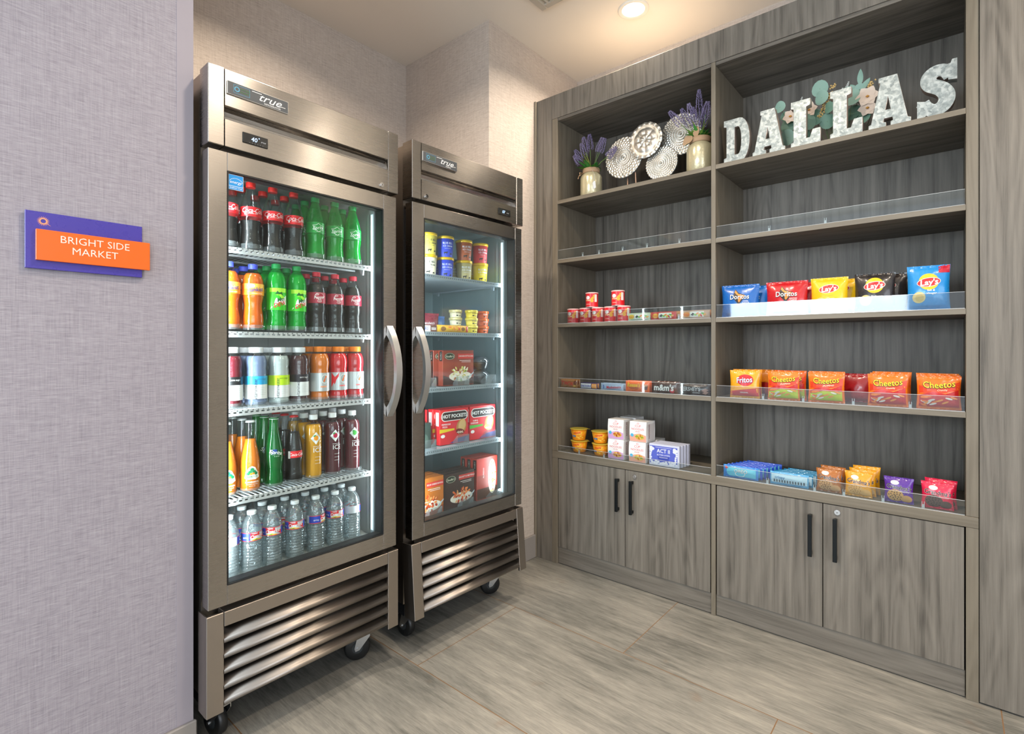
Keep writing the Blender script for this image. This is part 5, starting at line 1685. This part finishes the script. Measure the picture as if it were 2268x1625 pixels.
# right counter: sandwich cookies and soft cookies
def d_oreo(m, f):
    m.mat(mat('#66cbe8', .35)); m.rect(f, -.045, .066, .008, .048, .0004, 8); m.ell(f, -.045, .028, .016, .020, .0005, 20); 
    m.mat(mat('#e8eef2', .35)); m.ell(f, .0, .022, .022, .014, .0006, ring=.85)
    m.mat(mat('#26262c', .35)); m.text(f, 'OREO', .0225, .002, .034, .0010, bold=.03, sx=.95)
    m.mat(mat('#f8fafc', .35)); m.text(f, 'OREO', .0225, .002, .034, .0014, bold=.004, sx=.95)
    m.mat(mat('#d84a4a', .35)); m.poly(f, [(-.068, .050), (-.060, .050), (-.054, .040), (-.066, .038)], .0008)
for i in range(7):
    bagthing('cookie_pack', ['light blue sandwich cookie pack, frontmost, beside the divider', 'dark blue cookie pack second in its leaning row', 'dark blue cookie pack third in its leaning row', 'dark blue cookie pack in the middle of its leaning row', 'dark blue cookie pack fifth in its leaning row', 'dark blue cookie pack sixth in its leaning row', 'dark blue cookie pack at the back of its leaning row'][i], 'cookie pack',
             (2.478 + .026 * i, .735 - .010 * i, ZC + .001), RW, .152, .056, .020, '#2f86d8' if i == 0 else '#1d4fc0', d_oreo, 'sandwich cookie packs', seal=.003, pinch=0, seed=i, horiz=True, wr=.0012)
def d_blu(m, f):
    m.mat(mat('#bfe0f2', .35)); m.rect(f, -.070, .070, .010, .046, .0004, 8)
    m.mat(mat('#2f7fb8', .35)); m.text(f, 'crispy', .017, -.035, .034, .0010, bold=.02)
    m.mat(mat('#4a5a66', .35))
    for i in range(12): m.rect(f, -.060 + .0105 * i, -.054 + .0105 * i, .012, .024, .0007)
for i in range(5):
    bagthing('cookie_pack', ['pale blue wafer pack, front of the second row from the divider', 'teal wafer pack second in its row', 'teal wafer pack third in its row', 'teal wafer pack fourth in its row', 'teal wafer pack at the back of its row'][i], 'cookie pack',
             (2.478 + .027 * i, .535 - .012 * i, ZC + .001), RW, .150, .056, .020, '#58a8d8' if i == 0 else '#1a7fa8', d_blu, 'wafer packs', seal=.003, pinch=0, seed=20 + i, horiz=True, wr=.0012)
def d_gran(cookie, chips_, sub):
    def d(m, f):
        rr = random.Random(3)
        m.mat(mat('#f2e9dc', .35)); m.ell(f, -.012, .078, .014, .008, .0006)
        m.mat(mat(cookie, .6)); m.ell(f, -.010, .030, .028, .023, .0008, 22); m.ell(f, .026, .020, .018, .014, .0006, 18)
        for i in range(20):
            a = i * 2.4; q = math.sqrt(i / 20)
            m.mat(mat(chips_, .5)); m.ell(f, -.010 + .024 * q * math.cos(a), .030 + .019 * q * math.sin(a), .0026, .0020, .0012, 8, a)
        m.mat(mat('#f8f4ee', .35)); m.text(f, "Grandma's", .0235, .001, .062, .0011, shear=.15, rot=-.06, bold=.030, sx=.82)
        m.mat(mat('#1c1410', .35)); m.text(f, "Grandma's", .0235, .001, .0625, .0016, shear=.15, rot=-.06, bold=.008, sx=.82)
        m.mat(mat('#fbf3ea', .35)); m.text(f, sub, .0075, .020, .047, .0012, shear=.2, rot=-.06)
    return d
def gran(y, w, h, col, n, cookie, chips_, sub, labels, seed, x=2.487, dy=.010):
    for i in range(n):
        bagthing('soft_cookie_bag', labels[i], 'cookie bag', (x + .036 * i, y - dy * i, ZC + .001), RW + (0, -.1, .08)[i], w, h + .006 * i, .034, col, d_gran(cookie, chips_, sub), 'soft cookie bags', seed=seed + i, seal=.006, pinch=.08)
gran(.388, .092, .095, '#b06a2c', 2, '#c99a64', '#7a4a22', 'Oatmeal', ('brown cookie bag with white script, next to the wafer packs', 'brown cookie bag hidden behind the front brown one'), 80)
gran(.285, .094, .100, '#e8a21e', 3, '#d9a860', '#b07a34', 'Peanut', ('golden yellow cookie bag, front of three', 'golden yellow cookie bag, middle of three', 'golden yellow cookie bag, rear of three with folded top'), 84)
gran(.155, .094, .098, '#5b2c98', 1, '#c8995a', '#4a2a16', 'Chocolate', ('purple cookie bag with a chocolate chip cookie picture',), 88)
gran(.040, .096, .098, '#e2234a', 2, '#5a4038', '#2c1c18', 'Chocolate', ('bright red cookie bag, front, nearest the right post', 'bright red cookie bag behind the front red one'), 90)

# ---- decorations on the top shelf
def galv():
    m, nt, b = nodes('galvanised_metal')
    L = nt.links.new
    c = coords(nt)
    v = N(nt, 'TexVoronoi', Scale=85); L(c.outputs[0], v.inputs['Vector'])
    n = N(nt, 'TexNoise', Scale=60, Detail=4); L(c.outputs[0], n.inputs['Vector'])
    mx = N(nt, 'Math', operation='MULTIPLY_ADD'); mx.inputs[1].default_value = .5; L(v.outputs['Color'], mx.inputs[0]); L(n.outputs['Fac'], mx.inputs[2])
    r = ramp(nt, [(.35, '#76807f'), (.65, '#98a1a0'), (.95, '#c2c9c6')]); L(mx.outputs[0], r.inputs[0])
    L(r.outputs[0], b.inputs['Base Color'])
    b.inputs['Metallic'].default_value = .35; b.inputs['Roughness'].default_value = .38
    bp = N(nt, 'Bump', Strength=.5, Distance=.002); L(mx.outputs[0], bp.inputs['Height']); L(bp.outputs[0], b.inputs['Normal'])
    return m
GALV = galv()
RIM = mat('#b8a79c', .4, .6, name='letter_rim')
# letter outlines in a unit-height box, y up; each = outer loop + holes
def letterD():
    o = [(0, 0), (0, .13), (.07, .15), (.07, .85), (0, .87), (0, 1), (.42, 1)]
    for i in range(1, 12):
        a = PI / 2 - PI * i / 12
        o.append((.42 + .26 * math.cos(a), .5 + .5 * math.sin(a) * (1 if abs(math.sin(a)) > .9 else 1)))
    o.append((.42, 0))
    h = [(.28, .18), (.28, .82), (.38, .82)]
    for i in range(1, 8):
        a = PI / 2 - PI * i / 8
        h.append((.38 + .09 * math.cos(a), .5 + .32 * math.sin(a)))
    h.append((.38, .18))
    return [o, h], .68
def letterA():
    o = [(0, 0), (0, .12), (.05, .14), (.235, .90), (.20, .92), (.20, 1), (.56, 1), (.76, .14), (.82, .12), (.82, 0), (.44, 0), (.44, .12), (.49, .14), (.475, .21), (.30, .21), (.285, .14), (.34, .12), (.34, 0)]
    h = [(.325, .36), (.385, .66), (.445, .36)]
    return [o, h], .82
def letterL():
    o = [(0, 0), (0, .13), (.06, .15), (.06, .85), (0, .87), (0, 1), (.42, 1), (.42, .87), (.33, .85), (.33, .18), (.42, .18), (.48, .34), (.64, .34), (.64, 0)]
    return [o], .64
def build_letterS(H, width, y_left, label, x=2.50, thick=.034):
    c = [(.60, .70), (.535, .80), (.43, .855), (.31, .845), (.225, .785), (.205, .70), (.25, .62), (.35, .565), (.45, .50), (.525, .40), (.53, .29), (.465, .195), (.36, .15), (.25, .165), (.155, .235), (.10, .325)]
    P = []
    n = len(c)
    for i in range(n - 1):
        p0, p1, p2, p3 = c[max(i - 1, 0)], c[i], c[i + 1], c[min(i + 2, n - 1)]
        for k in range(5):
            t_ = k / 5
            P.append(tuple(.5 * ((2 * p1[j]) + (-p0[j] + p2[j]) * t_ + (2 * p0[j] - 5 * p1[j] + 4 * p2[j] - p3[j]) * t_ ** 2 + (-p0[j] + 3 * p1[j] - 3 * p2[j] + p3[j]) * t_ ** 3) for j in (0, 1)))
    P.append(c[-1])
    m_ = len(P); A = []; B = []
    for i, p in enumerate(P):
        q0, q1 = P[max(i - 1, 0)], P[min(i + 1, m_ - 1)]
        dx, dz = (q1[0] - q0[0]) * width / .72, (q1[1] - q0[1]) * H
        l = math.hypot(dx, dz); nx, nz = -dz / l, dx / l
        w = .0205 + .004 * math.sin(PI * i / (m_ - 1))
        X, Z = p[0] * width / .72, p[1] * H
        A.append((X + nx * w, max(0, min(H, Z + nz * w)))); B.append((X - nx * w, max(0, min(H, Z - nz * w))))
    m = MB(); y0, y1 = -thick / 2, thick / 2
    V = [(a[0], y0, a[1]) for a in A] + [(a[0], y0, a[1]) for a in B] + [(a[0], y1, a[1]) for a in A] + [(a[0], y1, a[1]) for a in B]
    k = m_
    m.mat(GALV)
    m.add(V, [(i, k + i, k + i + 1, i + 1)[::-1] for i in range(k - 1)] + [(2 * k + i, 3 * k + i, 3 * k + i + 1, 2 * k + i + 1) for i in range(k - 1)], False)
    m.mat(RIM)
    m.add(V, [(i, i + 1, 2 * k + i + 1, 2 * k + i) for i in range(k - 1)] + [(k + i, k + i + 1, 3 * k + i + 1, 3 * k + i)[::-1] for i in range(k - 1)] + [(0, 2 * k, 3 * k, k), (k - 1, 2 * k - 1, 4 * k - 1, 3 * k - 1)], True)
    u = width / .72
    for poly in ([(.56 * u, .645 * H), (.715 * u, .625 * H), (.715 * u, H), (.625 * u, H), (.60 * u, .94 * H), (.54 * u, .93 * H)], [(.0, .0), (.085 * u, 0), (.11 * u, .055 * H), (.16 * u, .07 * H), (.15 * u, .34 * H), (0, .375 * H)]):
        m.mat(GALV); m.prism(poly, 'y', y0 - .0004, y1)
    ob = m.build('metal_letter'); ob.location = (x, y_left, Z1 + .0005); ob.rotation_euler = (0, 0, RW)
    return tag(ob, label, 'decorative letter', 'galvanised metal letters')
def letter3d(fn, H, label, y_left, width, name='metal_letter', rz=0, x=2.50, thick=.034):
    loops, w0 = fn()
    k = width / w0
    cu = bpy.data.curves.new('letter', 'CURVE'); cu.dimensions = '2D'; cu.fill_mode = 'BOTH'
    for lp in loops:
        sp = cu.splines.new('POLY'); sp.points.add(len(lp) - 1)
        for i, p in enumerate(lp): sp.points[i].co = (p[0] * k, p[1] * H, 0, 1)
        sp.use_cyclic_u = True
    cu.extrude = thick / 2; cu.bevel_depth = .0012; cu.bevel_resolution = 1
    o = bpy.data.objects.new('letter', cu); C.objects.link(o)
    dg = bpy.context.evaluated_depsgraph_get()
    me = bpy.data.meshes.new_from_object(o.evaluated_get(dg))
    bpy.data.objects.remove(o)
    me.materials.clear(); me.materials.append(GALV); me.materials.append(RIM)
    for p in me.polygons: p.material_index = 0 if abs(p.normal.z) > .9 else 1
    # stand up: curve x -> local x, curve y -> z, extrude -> y
    me.transform(Matrix(((1, 0, 0, 0), (0, 0, -1, 0), (0, 1, 0, 0), (0, 0, 0, 1))))
    zmin = min(v.co.z for v in me.vertices)
    me.transform(Matrix.Translation((0, 0, -zmin)))
    ob = bpy.data.objects.new(name, me); C.objects.link(ob)
    ob.location = (x, y_left, Z1 + .0005); ob.rotation_euler = (0, 0, RW + rz)
    return tag(ob, label, 'decorative letter', 'galvanised metal letters')
kx = 2.50 / 2.56
H = .203
letter3d(letterD, H, 'galvanised metal letter D, next to the divider', .830 * kx, .112)
letter3d(letterA, H, 'galvanised metal letter A standing between the D and the first L', .701 * kx, .132)
letter3d(letterL, H, 'galvanised metal letter L, the first after the D and A', .541 * kx, .110)
letter3d(letterL, H, 'galvanised metal letter L, left of the second A', .391 * kx, .110)
letter3d(letterA, H, 'galvanised metal letter A beside the S', .256 * kx, .132)
build_letterS(H, .116, .101 * kx, 'galvanised metal letter S, nearest the right post')

# silk greenery behind the letters
def leafpoly(m, base, d, up, L_, W_, n=7, curl=.15):
    d = Vector(d).normalized(); u = Vector(up).normalized(); s_ = d.cross(u).normalized(); u = s_.cross(d)
    vs = []
    for i in range(n + 1):
        t_ = i / n
        w = W_ / 2 * math.sin(PI * min(.999, t_ ** .75 + .001)) ** .8
        c = Vector(base) + d * (L_ * t_) + u * (-curl * L_ * t_ * t_)
        vs += [c - s_ * w + u * w * .25, c, c + s_ * w + u * w * .25]
    fs = []
    for i in range(n):
        for k in (0, 1): fs.append((i * 3 + k, i * 3 + k + 1, i * 3 + k + 4, i * 3 + k + 3))
    m.add(vs, fs, True)
def greenery():
    t = thing('silk_flower_arrangement', 'silk eucalyptus and cream flowers in a low planter behind the metal letters', 'artificial plant', (2.66, .385, Z1 + .0006))
    m = MB(); m.prism([(-.035, 0), (.035, 0), (.042, .055), (-.042, .055)], 'y', -.16, .16); m.build('planter', mat('#4a423a', .6), t)
    rr = random.Random(11)
    EU = mat('#8fb3a4', .5); EU2 = mat('#6f9683', .5); STEM = mat('#6f7f58', .6)
    st = MB(); lv = MB()
    # round eucalyptus leaves, hand placed (x, y(left +), z) relative to the planter; y left positive
    for (y, z, r_, mm, yaw) in ((.219, .258, .028, EU, .2), (.200, .215, .024, EU2, -.4), (.058, .292, .038, EU, 0), (.050, .245, .033, EU, .3), (.075, .170, .040, EU2, .1), (.10, .150, .036, EU2, -.3),
                              (-.064, .208, .038, EU, .1), (-.088, .245, .024, EU, -.3), (-.062, .155, .036, EU2, .4), (.186, .166, .036, EU2, 0), (.184, .105, .036, EU, .2), (.03, .14, .034, EU2, -.2), (-.02, .14, .034, EU2, 0), (.02, .19, .026, EU2, .5), (-.10, .12, .035, EU2, .4), (.125, .10, .036, EU2, .2)):
        lv.mat(mm)
        c = Vector((-.04 + rr.uniform(-.02, .02), y, z))
        nrm = Vector((-1, yaw, rr.uniform(-.2, .3))).normalized()
        a = nrm.cross(Vector((0, 0, 1))).normalized(); b_ = a.cross(nrm)
        P = [c]
        for i in range(14):
            an = 2 * PI * i / 14
            P.append(c + a * r_ * .86 * math.cos(an) + b_ * r_ * math.sin(an) - nrm * .004 * math.cos(2 * an))
        lv.add(P, [(0, 1 + i, 1 + (i + 1) % 14) for i in range(14)], True)
        st.tube([(0, y * .5, .05), (-.015, y * .8, z * .55 + .02), tuple(c)], .0013, 5)
    for (y, z, tx, tz, L_) in ((-.090, .262, 0, 1, .075), (-.080, .252, .9, .25, .065), (-.095, .240, -.5, .8, .055), (-.075, .240, .5, .9, .045), (-.060, .215, .8, .5, .05)):
        lv.mat(EU); leafpoly(lv, (-.03, y, z), (0, tx, tz), (-1, 0, 0), L_, .022)
        st.tube([(0, -.10, .05), (-.02, -.13, .14), (-.03, y, z)], .0013, 5)
    lv.build('eucalyptus_leaves', None, t)
    # blossom sprays
    for k, (y, z) in enumerate(((.035, .258), (-.108, .232), (.060, .195))):
        m = MB().mat(mat('#d9b878', .6))
        for i in range(34):
            q = rr.random()
            p = Vector((-.04 + rr.uniform(-.008, .008), y + rr.uniform(-.009, .009) - .03 * q, z - .03 + .065 * q))
            m.lathe([(.0005, -.004), (.0042, 0), (.0005, .004)], 6, tuple(p), caps=False)
        m.build('berry_spray', None, t)
        st.tube([(0, y * .4, .05), (-.03, y, z - .02)], .0013, 5)
    # white fern tips
    m = MB().mat(mat('#dfe6e0', .6))
    for (y, z) in ((.148, .225), (-.008, .215), (-.030, .235)):
        for i in range(10):
            for s_ in (-1, 1):
                leafpoly(m, (-.03, y - .002 * i, z + .006 * i), (0, s_ * .8, .5), (-1, 0, 0), .014 * (1 - i / 12), .004, 3)
    m.build('fern_tips', None, t)
    # cream flowers
    for k, (y, z, r_) in enumerate(((-.118, .196, .044), (-.118, .148, .036), (.098, .205, .036), (.172, .197, .034), (.13, .17, .03))):
        m = MB().mat(mat('#ecd9c8', .6))
        for i in range(6):
            a = 2 * PI * i / 6 + k
            leafpoly(m, (-.05, y, z), (-.35, math.cos(a), math.sin(a)), (-1, 0, 0), r_, r_ * .95, 6, .1)
        m.mat(mat('#d89a3c', .6)); m.lathe([(.001, -.004), (.007, 0), (.001, .005)], 10, (-.058, y, z), caps=False)
        m.build('cream_flower', None, t)
    st.build('stems', STEM, t)
greenery()

# embossed metal plates on a stand
def silver():
    m, nt, b = nodes('antique_silver')
    b.inputs['Metallic'].default_value = .85; b.inputs['Roughness'].default_value = .36
    L = nt.links.new
    c = coords(nt); n = N(nt, 'TexNoise', Scale=30, Detail=4); L(c.outputs[0], n.inputs['Vector'])
    r = ramp(nt, [(.3, '#b4b2a8'), (.7, '#dcdbd4')]); L(n.outputs['Fac'], r.inputs[0]); L(r.outputs[0], b.inputs['Base Color'])
    return m
SILV = silver()
t = thing('metal_plate_sculpture', 'cluster of four embossed silver plates on a stand on the top shelf', 'wall art sculpture', (2.60, 1.27, Z1 + .0006))
def plate(m, cy, cz, r_, dx, kind, yaw=.0):
    nr, na = 32, 170
    vs = []
    for j in range(nr + 1):
        q = j / nr
        for i in range(na):
            a = 2 * PI * i / na
            if kind == 0:   # dahlia petals
                ring = q * 9
                ph = (int(ring) % 2) * PI / 16
                k = abs(math.sin(14 * a + (int(ring) % 2) * PI / 2))
                hgt = .0030 * (ring % 1) + .0050 * k ** .6 * (.25 + q)
                edge = 1
            elif kind == 1: # floral medallion with beads
                hgt = .003 * abs(math.sin(q * 9)) + .0035 * abs(math.sin(4 * a)) * math.sin(PI * min(1, q * 1.25)) + (.003 if q > .9 and math.sin(18 * a) > 0 else 0)
                edge = 1 + (.018 * abs(math.sin(9 * a)) if j == nr else 0)
            else:           # fine rays
                ring = q * 8
                k = abs(math.sin(17 * a + (int(ring) % 2) * PI / 2))
                hgt = .0025 * (ring % 1) + .0052 * k ** .7 * (.2 + q)
                edge = 1
            rr_ = r_ * q * edge
            y, z = rr_ * math.cos(a), rr_ * math.sin(a)
            x = dx - hgt - .006 * (1 - q * q)
            vs.append((x + y * math.sin(yaw), cy - 1.27 + y * math.cos(yaw), cz - Z1 + z))
    fs = []
    for j in range(nr):
        for i in range(na):
            k = (i + 1) % na
            fs.append((j * na + i, (j + 1) * na + i, (j + 1) * na + k, j * na + k))
    m.add(vs, fs, True)
    back = [(dx + .002 + y_ * 0, 0, 0) for y_ in (0,)]
    B = []
    for i in range(na):
        a = 2 * PI * i / na
        y, z = r_ * math.cos(a), r_ * math.sin(a)
        B.append((dx + .003 + y * math.sin(yaw), cy - 1.27 + y * math.cos(yaw), cz - Z1 + z))
    m.add(B, [tuple(range(na))[::-1]], False)
for args in ((1.397, 2.318, .113, .005, 0), (1.250, 2.366, .094, -.030, 1), (1.078, 2.372, .108, .03, 2), (1.172, 2.232, .088, .0, 2)):
    m = MB(); plate(m, *args); m.build('plate', SILV, t)
m = MB()
m.tube([(.035, .12, .012), (.035, .12, .18), (.035, .0, .26), (.045, -.16, .26), (.03, -.10, .12)], .004, 8)
m.tube([(.035, .065, .0), (.02, .065, .12)], .004, 8)
m.box(-.02, .09, -.14, .14, 0, .006, .001)
m.build('stand', mat('#b9967e', .4, .7), t)

# lavender in wrapped jars
def lavender(name_label, loc, r_, h, spikes, seed, tagon):
    t = thing('lavender_jar', name_label, 'artificial plant', loc)
    rr = random.Random(seed)
    m = MB().mat(mat('#cfc6a2', .25, .35, coat=.4, bump=.25, bscale=90)); m.lathe([(r_ * .9, 0), (r_, .006), (r_, h * .70), (r_ * .93, h * .78), (r_ * .72, h * .84), (r_ * .72, h * .86)], 40)
    m.build('jar', None, t)
    m = MB().mat(mat('#b09274', .7)); m.lathe([(r_ * .75, h * .855), (r_ * .78, h * .87), (r_ * .80, h), (r_ * .70, h * 1.005)], 32)
    m.build('burlap_band', None, t)
    m = MB().mat(mat('#b0906f', .8))
    if tagon:
        m.tube([(-r_ * .55, r_ * .5, h * .86), (-r_ * .9, r_ * .75, h * .78), (-r_ * 1.0, r_ * .8, h * .66)], .004, 6, flat=.4)
        m.tube([(-r_ * .55, r_ * .5, h * .86), (-r_ * 1.1, r_ * .55, h * .84), (-r_ * 1.15, r_ * .5, h * .72)], .004, 6, flat=.4)
    else:
        leafpoly(m, (-r_ * .78, r_ * .3, h * 1.02), (-.3, .9, -.75), (-1, 0, 0), .060, .040); leafpoly(m, (-r_ * .72, r_ * .1, h * .98), (-.2, -.3, .9), (-1, 0, 0), .05, .03)
    m.build('ribbon', None, t)
    if tagon:
        m = MB().mat(mat('#dfe3e6', .5)); m.prism([(-.062, .045), (-.046, .040), (-.040, .075), (-.050, .086), (-.058, .080)], 'x', -r_ * .82, -r_ * .82 + .001)
        m.tube([(-r_ * .8, -.049, .083), (-r_ * .9, -.055, h * .7), (-r_ * .7, -.035, h * .86)], .0007, 5)
        m.build('price_tag', None, t)
    lv = MB()
    for i in range(44):
        a = rr.uniform(0, 2 * PI); lv.mat(mat(('#3f8a3a', '#2f7a34', '#6f9a3c')[i % 3], .5))
        leafpoly(lv, (.3 * r_ * math.cos(a), .3 * r_ * math.sin(a), h * .98), (math.cos(a), math.sin(a), rr.uniform(.2, 1.3)), (0, 0, 1), rr.uniform(.05, .085) * (.62 if math.sin(a) < -.3 else 1), rr.uniform(.014, .024), 6, rr.uniform(0, .5))
    for i in range(5):
        a = rr.uniform(0, 2 * PI); lv.mat(mat('#8f9a4a', .5))
        leafpoly(lv, (0, 0, h), (math.cos(a) * .8, math.sin(a) * .5, 1.2), (0, 0, 1), rr.uniform(.09, .12), .006, 8, .35)
    lv.build('leaves', None, t)
    st = MB()
    for k, (dy, dz, L_) in enumerate(spikes):
        dx = rr.uniform(-.035, .02)
        base = Vector((dx, dy, h + dz)); root = Vector((dx * .2, dy * .25, h * .98))
        ax = (base - root).normalized()
        tip = base + ax * L_
        st.tube([root, (root + base) / 2 + Vector((0, 0, .008)), base], .0016, 5)
        m = MB().mat(mat(('#8c82a8', '#80769e', '#998fb2')[k % 3], .6))
        u_ = ax.cross(Vector((0, 0, 1)) if abs(ax.z) < .95 else Vector((1, 0, 0))).normalized(); w_ = ax.cross(u_)
        nlev = int(L_ / .0052)
        for i in range(nlev):
            q = i / nlev
            rad = .0175 * (1 - q) ** .6 * (1 if q > .08 else .8) + .002
            for j in range(7):
                a = 2 * PI * j / 7 + i * .9 + rr.uniform(-.2, .2)
                p = base + ax * (L_ * q + rr.uniform(-.001, .001)) + (u_ * math.cos(a) + w_ * math.sin(a)) * rad
                o_ = (u_ * math.cos(a) + w_ * math.sin(a)) * .0055 + ax * .003
                s1, s2 = ax.cross(o_).normalized() * .0026, ax * .0028
                m.add([p - s1, p + s2, p + s1, p - s2, p + o_], [(0, 1, 4), (1, 2, 4), (2, 3, 4), (3, 0, 4)], False)
        m.build('lavender_spike', None, t)
    st.build('stems', mat('#5f7d3c', .6), t)
    return t
lavender('lavender in a pale jar with a paper tag, left end of the top shelf', (2.555, 1.580, Z1 + .0005), .062, .172,
         [(.085, .06, .065), (.070, .075, .085), (.045, .09, .09), (.02, .10, .09), (-.005, .11, .085), (-.035, .10, .085), (-.06, .085, .08), (-.095, .055, .075), (-.115, .045, .06), (.05, .045, .06)], 3, True)
lavender('lavender bunch with one tall spike in a gold jar beside the divider', (2.545, .947, Z1 + .0005), .064, .180,
         [(.085, .085, .095), (.055, .085, .11), (.03, .09, .10), (.0, .10, .14), (.01, .06, .09), (-.025, .085, .085), (-.038, .10, .06), (-.015, .05, .08)], 8, False)
